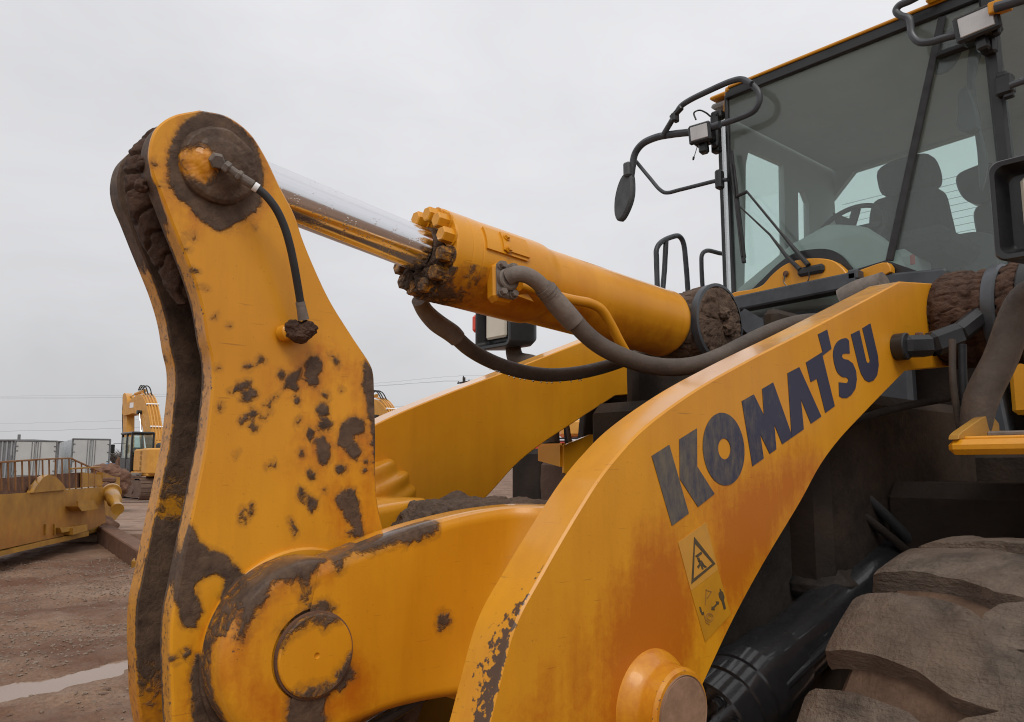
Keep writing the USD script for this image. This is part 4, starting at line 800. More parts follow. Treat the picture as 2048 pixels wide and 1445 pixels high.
# --- front wheels
WC, WR = np.array([-2.16, 0, .79]), .845
def wheel(s):
    y0, y1 = .84, 1.52; ym = (y0 + y1) / 2; hw = (y1 - y0) / 2
    car = lathe([(0, .40), (0.03, .44), (.0, .58), (-.012, .70), (.02, .80), (.05, .842), (.15, .854), (hw, .860), (2 * hw - .15, .854), (2 * hw - .05, .842), (2 * hw - .02, .80), (2 * hw + .012, .70), (2 * hw, .58), (2 * hw - .03, .44), (2 * hw, .40), (hw, .38)], [WC[0], y0, WC[2]], [WC[0], y1, WC[2]], 120)
    W = obj('front_wheel', car if s > 0 else mir(car), 'tyre_mud', LOADER, label='near front tyre with chunky dusty tread' if s > 0 else 'far front tyre, mostly hidden')
    pit = 2 * math.pi / 20
    base = [(-.078, -.012), (-.080, .10), (-.062, .205), (-.012, .292), (.040, .345), (.062, .395), (.100, .418), (.158, .404), (.182, .352), (.166, .262), (.128, .190), (.108, .10), (.106, -.012)]
    bp = sg.Polygon(base).buffer(-.016, join_style=2).buffer(.016, quad_segs=4)
    loop = ccw(resample(np.array(bp.exterior.coords)[:-1], .016))
    e = np.roll(loop, -1, 0) - np.roll(loop, 1, 0); nr = np.c_[e[:, 1], -e[:, 0]] / np.maximum(np.linalg.norm(e, axis=1, keepdims=True), 1e-9)
    P, t = tri_poly(loop - nr * .003, .018); nl = len(loop)
    rnd = np.random.default_rng(4)
    lugs = []
    for side in (0, 1):
        for k in range(20):
            th0 = k * pit + side * pit * .5 + .08
            vis = True
            top = P; mid = loop - nr * .002; low = loop + nr * .006
            pts = []
            for arr, rr in ((top, .893), (mid, .888), (low, .848)):
                x, w = arr[:, 0], arr[:, 1]
                y = y0 + w if side == 0 else y1 - w
                crown = .016 * (np.abs(y - ym) / hw) ** 3 + .012 * np.clip((np.abs(y - ym) / hw - .88) / .14, 0, 1) ** 2
                r = rr - crown * (1 if rr > .86 else .8); th = th0 - x / .87
                pts.append(np.c_[WC[0] + r * np.cos(th), y, WC[2] + r * np.sin(th)])
            n0 = len(P); V = np.vstack(pts); a = np.arange(nl); a2 = (a + 1) % nl; F = [t]
            for o1, o2 in ((0, n0), (n0, n0 + nl)): F += [np.c_[o1 + a, o2 + a, o1 + a2], np.c_[o1 + a2, o2 + a, o2 + a2]]
            M = trimesh.Trimesh(V, np.vstack(F), process=False)
            c = V.mean(0); nn = M.face_normals[0]
            if nn @ (c - [WC[0], c[1], WC[2]]) < 0: M.invert()
            M.vertices = M.vertices + (.006 * (meshkit.noise(M.vertices * 9, 5) - .5) * 2 + .007 * (meshkit.fbm(M.vertices * 26, 3, 6) - .5) * 2)[:, None]
            obj('tread_lug', M if s > 0 else mir(M), 'tyre_rubber', W, smooth=28)
    rimm = lathe([(.10, 0), (.10, .16), (.06, .20), (.06, .30), (.02, .38), (.01, .41), (.05, .42), (.09, .39), (.55, .39), (.62, .42), (.68, .41), (.66, .38), (.60, .33), (.50, .22), (.50, 0)], [WC[0], y0, WC[2]], [WC[0], y1, WC[2]], 60)
    obj('wheel_rim', rimm if s > 0 else mir(rimm), 'worn_yellow_paint', W)
wheel(1); wheel(-1)
obj('front_axle', tube([(WC[0], -.9, WC[2]), (WC[0], -.4, WC[2]), (WC[0], .4, WC[2]), (WC[0], .9, WC[2])], [.16, .24, .24, .16], 20), 'frame_grime', LOADER)

# --- plates, pipes and hoses in the dark behind the near arm
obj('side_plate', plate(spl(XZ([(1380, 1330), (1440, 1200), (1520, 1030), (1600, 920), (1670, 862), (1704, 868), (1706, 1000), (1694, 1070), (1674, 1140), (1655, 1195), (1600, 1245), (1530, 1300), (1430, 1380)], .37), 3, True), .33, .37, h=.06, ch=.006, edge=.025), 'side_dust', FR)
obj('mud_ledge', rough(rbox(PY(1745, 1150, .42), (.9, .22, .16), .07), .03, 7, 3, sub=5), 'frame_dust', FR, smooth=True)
for k, (px, r) in enumerate([([(1660, 860, .5), (1740, 832, .55), (1800, 815, .6), (1880, 800, .66), (1990, 780, .70)], .012), ([(1600, 900, .40), (1690, 960, .44), (1760, 1020, .50), (1830, 1090, .56), (1900, 1160, .60)], .016), ([(1590, 930, .40), (1680, 1000, .44), (1750, 1050, .50), (1820, 1110, .56), (1890, 1190, .60)], .014), ([(1560, 990, .36), (1640, 1050, .38), (1720, 1120, .42), (1800, 1180, .48), (1880, 1260, .52)], .018)]):
    obj('frame_hose', tube([PY(*q) for q in px], r, 12, 6), ('frame_dust', 'rubber_black')[k % 2], FR)
for (u, v) in [(1690, 905), (1692, 985), (1672, 1090)]:
    obj('frame_bolt', hexbolt(PY(u, v, .37 if u < 1710 else .58), (0, 1, 0), .012, .012), 'frame_dust', FR, smooth=False)

# --- black lift cylinders, inside the arms
for s in (1, -1):
    m = lambda M: M if s > 0 else mir(M)
    a0, a1 = PY(1452, 1418, .47), PY(1812, 1092, .47)
    d = (a1 - a0) / np.linalg.norm(a1 - a0); Lc = np.linalg.norm(a1 - a0)
    LC = obj('lift_cylinder', m(lathe([(0.02, 0), (0.02, .092), (.24, .092), (Lc - .05, .092), (Lc + .05, .075), (Lc + .05, 0)], a0, a1, 48)), 'cylinder_black', LOADER, label='black lift cylinder between the arm and tyre' if s > 0 else None)
    obj('cylinder_gland', m(lathe([(-.09, 0), (-.09, .112), (-.085, .118), (-.02, .118), (-.016, .112), (-.010, .112), (-.006, .118), (.045, .118), (.049, .112), (.055, .112), (.059, .117), (.115, .117), (.122, .110), (.26, .106), (.275, .098), (.275, 0)], a0, a1, 56)), 'cylinder_black', LC)
    e1 = np.cross(d, (0, 1, 0)); e1 /= np.linalg.norm(e1); e2 = np.cross(d, e1)
    for k in range(10):
        a = k * math.pi / 5
        obj('gland_bolt', m(hexbolt(a0 - d * .09 + .094 * (math.cos(a) * e1 + math.sin(a) * e2), -d, .014, .02)), 'cylinder_black', LC, smooth=False)
    obj('piston_rod', m(tube([a0 - d * .09, a0 - d * .55], .05, 32)), 'rod_steel', LC)
    o = np.array([.0, .10, .02])
    obj('oil_pipe', m(tube([a0 + d * .10 + o, a0 + d * .3 + o, a0 + d * .8 + o], .012, 10)), 'cylinder_black', LC)

# --- rear body under and behind the cab
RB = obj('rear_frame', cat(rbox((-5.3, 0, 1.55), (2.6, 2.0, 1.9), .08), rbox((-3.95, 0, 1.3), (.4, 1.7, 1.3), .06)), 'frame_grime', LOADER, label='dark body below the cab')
pn = PX(2020, 800, -3.85)
SP = obj('side_panel', cat(rbox((-4.45, pn[1] + .45, 2.44), (1.2, .9, .24), .02), rbox((-4.45, pn[1] + .45, 2.19), (1.2, .9, .24), .02), rbox((-4.45, pn[1] + .47, 1.86), (1.16, .86, .40), .02)), 'yellow_paint', LOADER, label='yellow body panel at the right edge')
obj('body_post', bar(PX(1985, 745, -3.9), PX(2012, 880, -3.9), .10, .06, .01), 'grey_paint', RB)

# --- cab
XF, XB = -3.75, -5.30
ZB, ZR = 2.64, 3.955
CAB = obj('cab', cat(
    rbox((-4.6, 0, ZB - .03), (1.66, 1.74, .06), .02),                                        # floor
    rbox((XF + .002, -.02, 3.932), (.035, 1.37, .060), .006),                                   # header over the windshield
    bar((XF, -.705, ZB), (XF, -.705, 3.93), .022, .03, .006), bar((-3.955, -.885, ZB), (-3.955, -.885, 3.93), .03, .03, .006),
    bar((-3.955, .885, ZB), (-3.955, .885, 3.93), .03, .03, .006),
    bar((XF, .655, ZB), (XF, .625, 3.93), .055, .06, .012), bar((-4.75, .88, ZB), (-4.75, .86, 3.93), .08, .06, .012)), 'black_paint', LOADER, label='glazed operator cab with dark posts and yellow roof edge')
def holed(rect, holes, x, th, axis):
    g = sg.Polygon(rect)
    for h in holes: g = g.difference(sg.Polygon(h).buffer(.02).buffer(-.02))
    return poly_sheet(g, x, th, axis)
rw = [PX(u, v, XB)[1:] for u, v in [(1657, 408), (1707, 343), (1962, 262), (1992, 480), (1668, 560)]]
obj('rear_wall', holed([(-.88, ZB), (.88, ZB), (.88, 3.94), (-.88, 3.94)], [rw], XB - .05, .05, 'x'), 'interior_grey', CAB, smooth=False)
w1 = [PY(u, v, -.87)[[0, 2]] for u, v in [(1489, 330), (1495, 299), (1565, 330), (1569, 560), (1486, 585)]]
w2 = [PY(u, v, -.87)[[0, 2]] for u, v in [(1593, 381), (1607, 384), (1615, 405), (1618, 560), (1596, 560)]]
obj('side_wall', holed([(-3.955, ZB), (XB, ZB), (XB, 3.94), (-3.955, 3.94)], [w1, w2], -.90, .04, 'y'), 'interior_grey', CAB, smooth=False)
w3 = [(-4.05, 2.75), (-4.05, 3.80), (-4.68, 3.80), (-4.68, 2.75)]; w4 = [(-4.82, 3.0), (-4.82, 3.80), (-5.20, 3.78), (-5.20, 3.0)]
obj('side_wall', holed([(-3.955, ZB), (XB, ZB), (XB, 3.94), (-3.955, 3.94)], [w3, w4], .86, .04, 'y'), 'interior_grey', CAB, smooth=False)
obj('headliner', rbox((-4.55, 0, 3.93), (1.50, 1.70, .03), .012), 'interior_grey', CAB)
roof = cat(rbox((-4.62, -.005, 3.966), (1.70, 1.66, .022), .008), rbox((-4.65, 0, 4.0), (1.45, 1.5, .05), .02), bar((XF + .02, -.68, 3.963), (XF + .02, .78, 3.963), .02, .015, .004), bar((XF + .02, -.68, 3.963), (XF - .07, -.76, 3.87), .03, .03, .008), bar((XF + .02, .66, 3.975), (XF - .12, .86, 3.94), .04, .05, .01), rbox((XF + .02, .52, 3.985), (.08, .26, .05), .012))
obj('cab_roof', roof, 'yellow_paint', CAB, label='thin yellow front edge of the cab roof')
obj('windshield', poly_sheet(sg.Polygon([(-.70, 2.70), (.64, 2.66), (.625, 3.90), (-.70, 3.90)]), XF - .004, .005, 'x'), 'tinted_glass', CAB, smooth=False)
obj('corner_glass', sheet([(XF, -.71, ZB), (-3.95, -.88, ZB), (-3.95, -.88, 3.9), (XF, -.71, 3.9)], .005, (-.18, .2, 0)), 'side_glass', CAB, smooth=False)
obj('corner_glass', sheet([(XF, .66, ZB), (-3.95, .88, ZB), (-3.95, .88, 3.9), (XF, .66, 3.9)], .005, (-.18, -.2, 0)), 'side_glass', CAB, smooth=False)
g_ = sg.Polygon(rw).buffer(.01); obj('rear_glass', poly_sheet(g_, XB - .03, .005, 'x'), 'side_glass', CAB, smooth=False)
for w_, y_ in ((w1, -.885), (w2, -.885), (w3, .88), (w4, .88)): obj('side_window', poly_sheet(sg.Polygon(w_).buffer(.01), y_, .005), 'side_glass', CAB, smooth=False)
hw_ = []
for k in range(13):
    z = 3.12 + .045 * k; hw_.append(tube([(XB + .01, -.80, z), (XB + .01, .14, z)], .0014, 5))
obj('heater_wire', cat(*hw_), 'wire_black', CAB, kind='stuff')
obj('glazing_bar', bar(PX(1885, 34, XF + .012), PX(1779, 522, XF + .012), .036, .014, .004, up=(1, 0, 0)), 'rubber_black', CAB, label='slanted black bar across the windshield')
# seat, console, wheel
def px_slab(pts, x, th, r=.02, sub=0):
    P = spl(np.array([PX(u, v, x)[1:] for u, v in pts]), 5, True)
    M = plate(P, -th / 2, th / 2, h=.05, ch=r, edge=.025)
    v = M.vertices; M.vertices = np.c_[x - v[:, 1], v[:, 0], v[:, 2]]
    if M.volume < 0: M.invert()
    return M
obj('seat', cat(px_slab([(1752, 560), (1742, 470), (1752, 408), (1778, 396), (1855, 376), (1884, 382), (1900, 430), (1915, 500), (1925, 570)], -4.62, .13, .035), rbox((-4.35, .02, 2.98), (.5, .5, .14), .05)), 'seat_fabric', CAB)
obj('headrest', px_slab([(1758, 345), (1775, 330), (1850, 309), (1868, 316), (1882, 365), (1872, 378), (1790, 396), (1768, 392), (1759, 370)], -4.62, .10, .03), 'seat_fabric', CAB)
hullpts = []
for (u, v, x, r) in [(1660, 474, -4.0, .06), (1725, 478, -4.0, .06), (1600, 505, -3.95, .06), (1770, 505, -4.0, .05), (1545, 560, -3.9, .06), (1490, 590, -3.88, .05), (1800, 560, -4.0, .05), (1700, 470, -4.15, .05), (1780, 600, -3.95, .05), (1480, 620, -3.9, .05)]:
    s_ = trimesh.creation.icosphere(2, radius=r); s_.apply_translation(PX(u, v, x)); hullpts.append(s_.vertices)
obj('dashboard', rough(trimesh.convex.convex_hull(np.vstack(hullpts)).subdivide_to_size(.07), .008, 9, 2), 'console_grey', CAB, smooth=True)
obj('armrest', cat(rbox(PX(1815, 545, -4.2), (.3, .16, .2), .05), rbox(PX(1790, 510, -4.3), (.2, .1, .06), .02)), 'console_grey', CAB)
obj('armrest_mark', rbox(PX(1825, 520, -4.04), (.01, .022, .05), .003), 'red_mark', CAB)
sc_ = PX(1700, 462, -4.22); sx = np.array([0, 1, 0.]); sy = np.array([-.55, 0, .84]); ang = np.linspace(0, 2 * np.pi, 40)
ringp = np.array([sc_ + .19 * (math.cos(a) * sx + math.sin(a) * sy) for a in ang])
obj('steering_wheel', cat(tube(ringp, .014, 10, caps=False), bar(sc_ - .17 * sx, sc_ + .17 * sx, .03, .03), bar(sc_, sc_ + .17 * sy, .05, .02), trimesh.convex.convex_hull(np.array([PX(u, v, -4.3) for u, v in [(1665, 425), (1672, 450), (1722, 460), (1700, 438)]] + [PX(u, v, -4.34) for u, v in [(1665, 425), (1672, 450), (1722, 460), (1700, 438)]]))), 'rubber_black', CAB)
obj('rear_monitor', cat(px_slab([(1918, 356), (1945, 340), (1990, 330), (1995, 400), (1960, 412), (1930, 398)], -5.1, .1, .01), px_slab([(1956, 420), (1995, 410), (1995, 560), (1958, 470)], -5.1, .1, .01)), 'black_paint', CAB)
obj('rear_shelf', px_slab([(1880, 490), (1990, 472), (1990, 580), (1880, 580)], -5.0, .1, .01), 'trim_grey', CAB)
obj('cab_lamp', cat(px_slab([(1922, 180), (1936, 176), (1950, 200), (1958, 262), (1930, 268), (1915, 256), (1918, 236)], -3.95, .05, .01), px_slab([(1944, 92), (1962, 90), (1950, 160), (1958, 235), (1976, 330), (1962, 385), (1955, 300), (1936, 180), (1935, 140)], -3.98, .03, .008)), 'black_paint', CAB)
obj('sun_visor', px_slab([(1885, 66), (1920, 58), (1922, 105), (1900, 140), (1872, 150), (1880, 110)], -3.9, .02, .004), 'rubber_black', CAB)
# cowl under the windshield
cw = [(1466, 606), (1466, 590), (1510, 580), (1530, 572), (1548, 552), (1575, 531), (1606, 521), (1648, 519), (1672, 524), (1692, 540), (1699, 548), (1776, 526), (1783, 531), (1786, 546), (1720, 560), (1600, 582)]
obj('cowl', px_slab(cw[:1] + cw[1:2] + cw[2:], XF + .05, .05, .004), 'yellow_paint', CAB, label='yellow cowl with raised hump below the windshield')
ar_ = [(1502, 582), (1525, 560), (1556, 530), (1588, 508), (1620, 500), (1660, 500), (1684, 512), (1705, 536)]
arc_o = np.array([PX(u, v, XF + .012)[1:] for u, v in ar_]); arc_i = np.array([PX(u, v + 22, XF + .012)[1:] for u, v in ar_])
obj('cowl_seal', poly_sheet(sg.Polygon(np.vstack([spl(arc_o, 4), spl(arc_i, 4)[::-1]])).buffer(0), XF + .006, .012, 'x'), 'black_paint', CAB, smooth=False)
obj('cowl_seal', poly_sheet(sg.Polygon([PX(u, v, XF)[1:] for u, v in [(1700, 545), (1775, 522), (1850, 548), (1850, 565), (1780, 545), (1700, 560)]]).buffer(0), XF + .006, .012, 'x'), 'black_paint', CAB, smooth=False)
obj('front_beam', cat(bar(PX(1462, 613, XF + .09), PX(1722, 561, XF + .09), .10, .075, .008), rbox(PX(1712, 552, XF + .10), (.08, .05, .05), .008), bar(PX(1720, 575, XF + .02), PX(1900, 560, XF + .02), .10, .09, .01), rbox((-3.9, -.3, 2.25), (.08, .9, .8), .02), sheet([PX(1470, 640, -3.6), PX(1490, 618, -3.6), PX(1535, 650, -3.4), PX(1505, 700, -3.4)], .02, (1, .2, 0))), 'grey_paint', CAB, label='dark grey beam under the cowl')
obj('cowl_bolt', hexbolt(PX(1572, 548, XF + .08), (1, 0, 0), .012, .01), 'rusty_steel', CAB, smooth=False)
obj('cowl_wire', cat(tube([PX(1570, 551, XF + .09), PX(1568, 565, XF + .10), PX(1575, 574, XF + .10)], .003, 6, 5), tube([PX(1618, 540, XF + .09), PX(1617, 560, XF + .10), PX(1606, 572, XF + .10), PX(1592, 574, XF + .10)], .003, 6, 5)), 'black_paint', CAB, kind='stuff')
pipe_ = PX(1700, 585, -3.3)
obj('cab_duct', cat(rough(tube([PX(1690, 603, -3.4), PX(1712, 590, -3.4), PX(1770, 572, -3.4)], .06, 24, 5), .004, 20, 1)), 'dusty_steel', CAB)
# wiper
WB = XF + .06
WP = obj('wiper', cat(rbox(PX(1622, 541, WB + .02), (.03, .14, .045), .012), tube([PX(1617, 531, WB + .03), PX(1590, 500, WB), PX(1565, 470, WB), PX(1494, 384, WB)], [.013, .011, .007, .006], 10), tube([PX(1600, 540, WB + .03), PX(1572, 512, WB), PX(1540, 470, WB), PX(1480, 414, WB)], [.012, .010, .006, .004], 10), tube([PX(1494, 384, WB), PX(1474, 393, WB)], .010, 8)), 'rubber_black', LOADER, label='twin arm wiper parked at the left of the windshield')
obj('wiper_blade', cat(bar(PX(1462, 303, WB - .02), PX(1473, 400, WB - .01), .012, .03, .003), bar(PX(1473, 398, WB - .01), PX(1488, 526, WB - .02), .03, .02, .003), bar(PX(1465, 330, WB - .015), PX(1487, 515, WB - .015), .045, .008, .002)), 'rubber_black', WP)
# work lights
def work_light(c, w, h, yaw, roll, lab):
    R = rotz(yaw) @ rotx(roll)
    def B(o, s, r): return rbox(np.asarray(c) + R @ np.asarray(o), s, r, R)
    a = obj('work_light', cat(B((-.055, 0, 0), (.09, w * .92, h * .92), .02), B((-.004, 0, 0), (.024, w, h), .01), B((-.05, 0, -h * .62), (.05, .05, .07), .01)), 'black_paint', LOADER, label=lab)
    obj('lamp_lens', B((.008, 0, 0), (.010, w * .76, h * .72), .003), 'lamp_glass', a)
    obj('reflector', B((.002, 0, 0), (.006, w * .70, h * .66), .002), 'lamp_chrome', a)
    return a
WL = work_light(PX(1399, 266, -3.62), .13, .115, .25, .05, 'small square work light at the left cab corner')
obj('lamp_wire', cat(tube([PX(1392, 240, -3.68), PX(1388, 226, -3.68), PX(1398, 221, -3.7), PX(1412, 226, -3.7), PX(1425, 235, -3.72), PX(1436, 226, -3.72)], .005, 6, 5), tube([PX(1395, 292, -3.66), PX(1388, 315, -3.66)], .0022, 6), disc(PX(1388, 313, -3.66), PX(1386, 321, -3.66), .006)), 'black_paint', WL)
obj('lamp_bracket', cat(rbox(PX(1432, 270, -3.74), (.05, .05, .22), .01), rbox(PX(1436, 232, -3.76), (.06, .07, .05), .01), rbox(PX(1431, 290, -3.7), (.03, .04, .03), .008)), 'black_paint', WL)
WL2 = work_light(PX(1953, 46, -3.62), .175, .125, .10, .10, 'rectangular work light at the top right corner')
obj('lamp_bracket', cat(rbox(PX(1978, 85, -3.72), (.06, .06, .12), .01), rbox(PX(1925, 95, -3.74), (.04, .22, .03), .008), rbox(PX(1993, 62, -3.66), (.03, .03, .04), .006)), 'black_paint', WL2)
# mirror frames
def MT(px, x, r, ns=6): return tube([PX(u, v, x) for u, v in px], r, 12, ns)
MIR = obj('mirror_frame', cat(MT([(1440, 250), (1400, 262), (1345, 269), (1310, 276), (1284, 289), (1270, 308), (1264, 340), (1262, 355)], -3.66, .0215),
                              MT([(1325, 273), (1340, 248), (1352, 228), (1361, 214), (1374, 204), (1420, 181), (1465, 162), (1484, 159), (1503, 168)], -3.64, .0165),
                              MT([(1503, 168), (1518, 186), (1518, 205), (1508, 222), (1480, 236), (1445, 248)], -3.66, .0165),
                              MT([(1271, 322), (1300, 357), (1320, 380), (1332, 386), (1360, 380), (1400, 370), (1438, 361), (1455, 360)], -3.70, .0115)), 'grey_paint', LOADER, label='grey tube frame holding the far side mirror')
obj('frame_clamp', cat(rbox(PX(1353, 226, -3.62), (.03, .09, .03), .006, rotx(.5)), rbox(PX(1350, 236, -3.62), (.05, .03, .05), .006)), 'black_paint', MIR)
obj('frame_clamp', rbox(PX(1439, 360, -3.69), (.05, .04, .11), .01), 'black_paint', MIR)
mh = [(1240, 368), (1250, 350), (1264, 346), (1268, 365), (1267, 395), (1259, 420), (1247, 441), (1240, 444), (1233, 434), (1232, 402)]
obj('side_mirror', px_slab(mh, -3.66, .05, .012), 'grey_plastic', MIR)
obj('mirror_clamp', rbox(PX(1256, 340, -3.64), (.05, .05, .09), .01), 'grey_plastic', MIR)
MR2 = obj('mirror_frame', MT([(1850, -14), (1820, 2), (1798, 12), (1792, 22), (1800, 31), (1818, 38), (1824, 70), (1840, 85), (1862, 84), (1890, 76), (1930, 66)], -3.64, .0165), 'grey_paint', LOADER, label='tube frame of the near mirror at the top right')
obj('frame_tube', MT([(1990, 16), (2030, 4), (2080, -12)], -3.6, .021), 'grey_paint', MR2)
obj('frame_tube', MT([(2020, 172), (2060, 158), (2120, 140)], -3.66, .014), 'grey_paint', MR2)
obj('frame_clamp', cat(rbox(PX(2010, 172, -3.70), (.05, .07, .09), .01), rbox(PX(2004, 152, -3.70), (.03, .04, .03), .005), rbox(PX(2018, 190, -3.70), (.03, .04, .03), .005)), 'black_paint', MR2)
obj('frame_plate', rbox(PX(2000, 14, -3.62), (.05, .08, .05), .004), 'yellow_paint', MR2)
# far platform handrails
HR = obj('handrail', cat(tube([PY(u, v, -1.3) for u, v in [(1316, 620), (1313, 520), (1313, 500), (1321, 486), (1345, 474), (1358, 473), (1366, 484), (1372, 530), (1378, 620)]], .0165, 12, 6), tube([PY(u, v, -1.3) for u, v in [(1332, 482), (1329, 540), (1322, 620)]], .0165, 12)), 'grey_paint', LOADER, label='tall dark grey handrail beyond the cylinder')
obj('handrail', tube([PY(u, v, -1.3) for u, v in [(1408, 620), (1403, 530), (1404, 510), (1413, 502), (1440, 507), (1470, 512)]], .0145, 12, 6), 'grey_paint', LOADER, label='short handrail beside the cab')

# ------------------------------------------------------------------ THE YARD
HF_ = np.array([FW[0], FW[1], 0]) / np.hypot(FW[0], FW[1]); HR_ = np.array([RT[0], RT[1], 0])
PUD = PZ(128, 1350, 0)[:2]; pdv = PZ(258, 1323, 0)[:2] - PZ(0, 1378, 0)[:2]; pdv = pdv / np.linalg.norm(pdv); pnv = np.array([-pdv[1], pdv[0]])
def ground_z(p):
    p = np.asarray(p, float)[:, :2]; n = len(p); q = np.c_[p, np.zeros(n)]
    r = np.linalg.norm(p, axis=1); near = np.clip(1.4 - r / 30, 0, 1)
    z = .05 * (meshkit.fbm(q * .45 + 7, 4, 1) - .5) + (.10 * (meshkit.fbm(q * 2.1 + 3, 5, 2) - .5) + .065 * (meshkit.fbm(q * 6 + 3, 4, 3) - .5)) * near
    d = (p - PUD) @ pnv; wob = .34 * (meshkit.fbm(np.c_[(p - PUD) @ pdv * .8, np.zeros(n), np.zeros(n)] + 20, 3, 4) - .5)
    z += -.075 * np.exp(-((d + wob) / .26) ** 2) + .022 * np.exp(-((d + wob - .62) / .22) ** 2) + .03 * np.exp(-((d + wob + .6) / .22) ** 2)
    z += -.05 * np.exp(-((d + wob + 1.55) / .25) ** 2) + .03 * np.exp(-((d + wob + 2.1) / .25) ** 2)
    d3 = (p - PUD) @ np.array([pnv[0] * .96 + pdv[0] * .28, pnv[1] * .96 + pdv[1] * .28])
    for o_ in (2.6, 4.4, 7.0, 9.2): z += (-.05 * np.exp(-((d3 + wob * 1.5 - o_) / .2) ** 2) + .03 * np.exp(-((d3 + wob * 1.5 - o_ - .4) / .16) ** 2)) * near
    return z - .015
rad = np.r_[np.linspace(.5, 4.5, 20), np.geomspace(4.6, 26, 260), np.geomspace(27, 60, 40), np.geomspace(65, 3000, 40)]
a0 = math.atan2(HF_[1], HF_[0])
angs = a0 + np.r_[np.linspace(-math.pi, .16, 60)[:-1], np.linspace(.16, .72, 300), np.linspace(.72, math.pi, 50)[1:-1]]
na, nr_ = len(angs), len(rad)
gp = np.stack([rad[:, None] * np.cos(angs) + EYE[0], rad[:, None] * np.sin(angs) + EYE[1]], -1).reshape(-1, 2)
gp = np.vstack([gp, [EYE[:2]]])
gv = np.c_[gp, ground_z(gp)]
F = []
for i in range(nr_ - 1):
    k = np.arange(na); k2 = (k + 1) % na; F += [np.c_[i * na + k, (i + 1) * na + k, i * na + k2], np.c_[i * na + k2, (i + 1) * na + k, (i + 1) * na + k2]]
k = np.arange(na); F.append(np.c_[np.full(na, nr_ * na), k, (k + 1) % na])
gm = trimesh.Trimesh(gv, np.vstack(F), process=False)
if gm.face_normals[:, 2].mean() < 0: gm.invert()
obj('ground', gm, 'yard_mud', kind='structure', label='wet red brown mud yard with ruts', smooth=True)
def strip(d0, l0, l1, w, z):
    c = PUD + pnv * d0; P = [c + pdv * l0 - pnv * w, c + pdv * l1 - pnv * w, c + pdv * l1 + pnv * w, c + pdv * l0 + pnv * w]
    return trimesh.Trimesh(np.c_[np.array(P), np.full(4, z)], [[0, 1, 2], [0, 2, 3]], process=False)
def water(name, m):
    if m.face_normals[0][2] < 0: m.invert()
    return m
obj('puddle', water('', strip(0, -5, 9, .55, -.040)), 'puddle_water', kind='structure', label='long pale puddle lying in a wheel rut')
# gravel
st = trimesh.creation.icosphere(subdivisions=1); sv = st.vertices; sf = st.faces
rg = np.random.default_rng(11); GV, GF = [], []
N = 6500; dd = rg.uniform(6.2, 19, N); aa = a0 + rg.uniform(.40, .64, N)
gxy = np.c_[EYE[0] + dd * np.cos(aa), EYE[1] + dd * np.sin(aa)]
keep = np.abs((gxy - PUD) @ pnv) > .33
dens = meshkit.fbm(np.c_[gxy * .7, np.zeros(N)], 3, 9) > rg.uniform(.25, .7, N)
gxy = gxy[keep & dens]; gz = ground_z(gxy)
for i, (x, y) in enumerate(gxy):
    s_ = rg.uniform(.008, .022) * (1.5 if rg.random() < .06 else 1)
    v = sv * rg.uniform(.6, 1.15, (len(sv), 1)) * np.array([1, rg.uniform(.6, 1), rg.uniform(.45, .8)]) * s_
    GV.append(v @ rotz(rg.uniform(0, 6.3)).T + [x, y, gz[i] + s_ * .2]); GF.append(sf + i * len(sv))
obj('gravel', trimesh.Trimesh(np.vstack(GV), np.vstack(GF), process=False), 'gravel_stone', kind='stuff', label='loose gravel scattered over the mud')
cm_ = []
for i in range(160):
    d_ = rg.uniform(6.4, 18); a_ = a0 + rg.uniform(.40, .64); xy = np.array([[EYE[0] + d_ * math.cos(a_), EYE[1] + d_ * math.sin(a_)]])
    if abs(((xy - PUD) @ pnv)[0]) < .36: continue
    s_ = rg.uniform(.012, .035); cm_.append(lump([xy[0, 0], xy[0, 1], ground_z(xy)[0]], (s_, s_, s_ * .5), .4, 2, 2, i))
obj('mud_clod', cat(*cm_), 'track_mud', kind='stuff', smooth=True, label='soft mud clods thrown up beside the puddle')

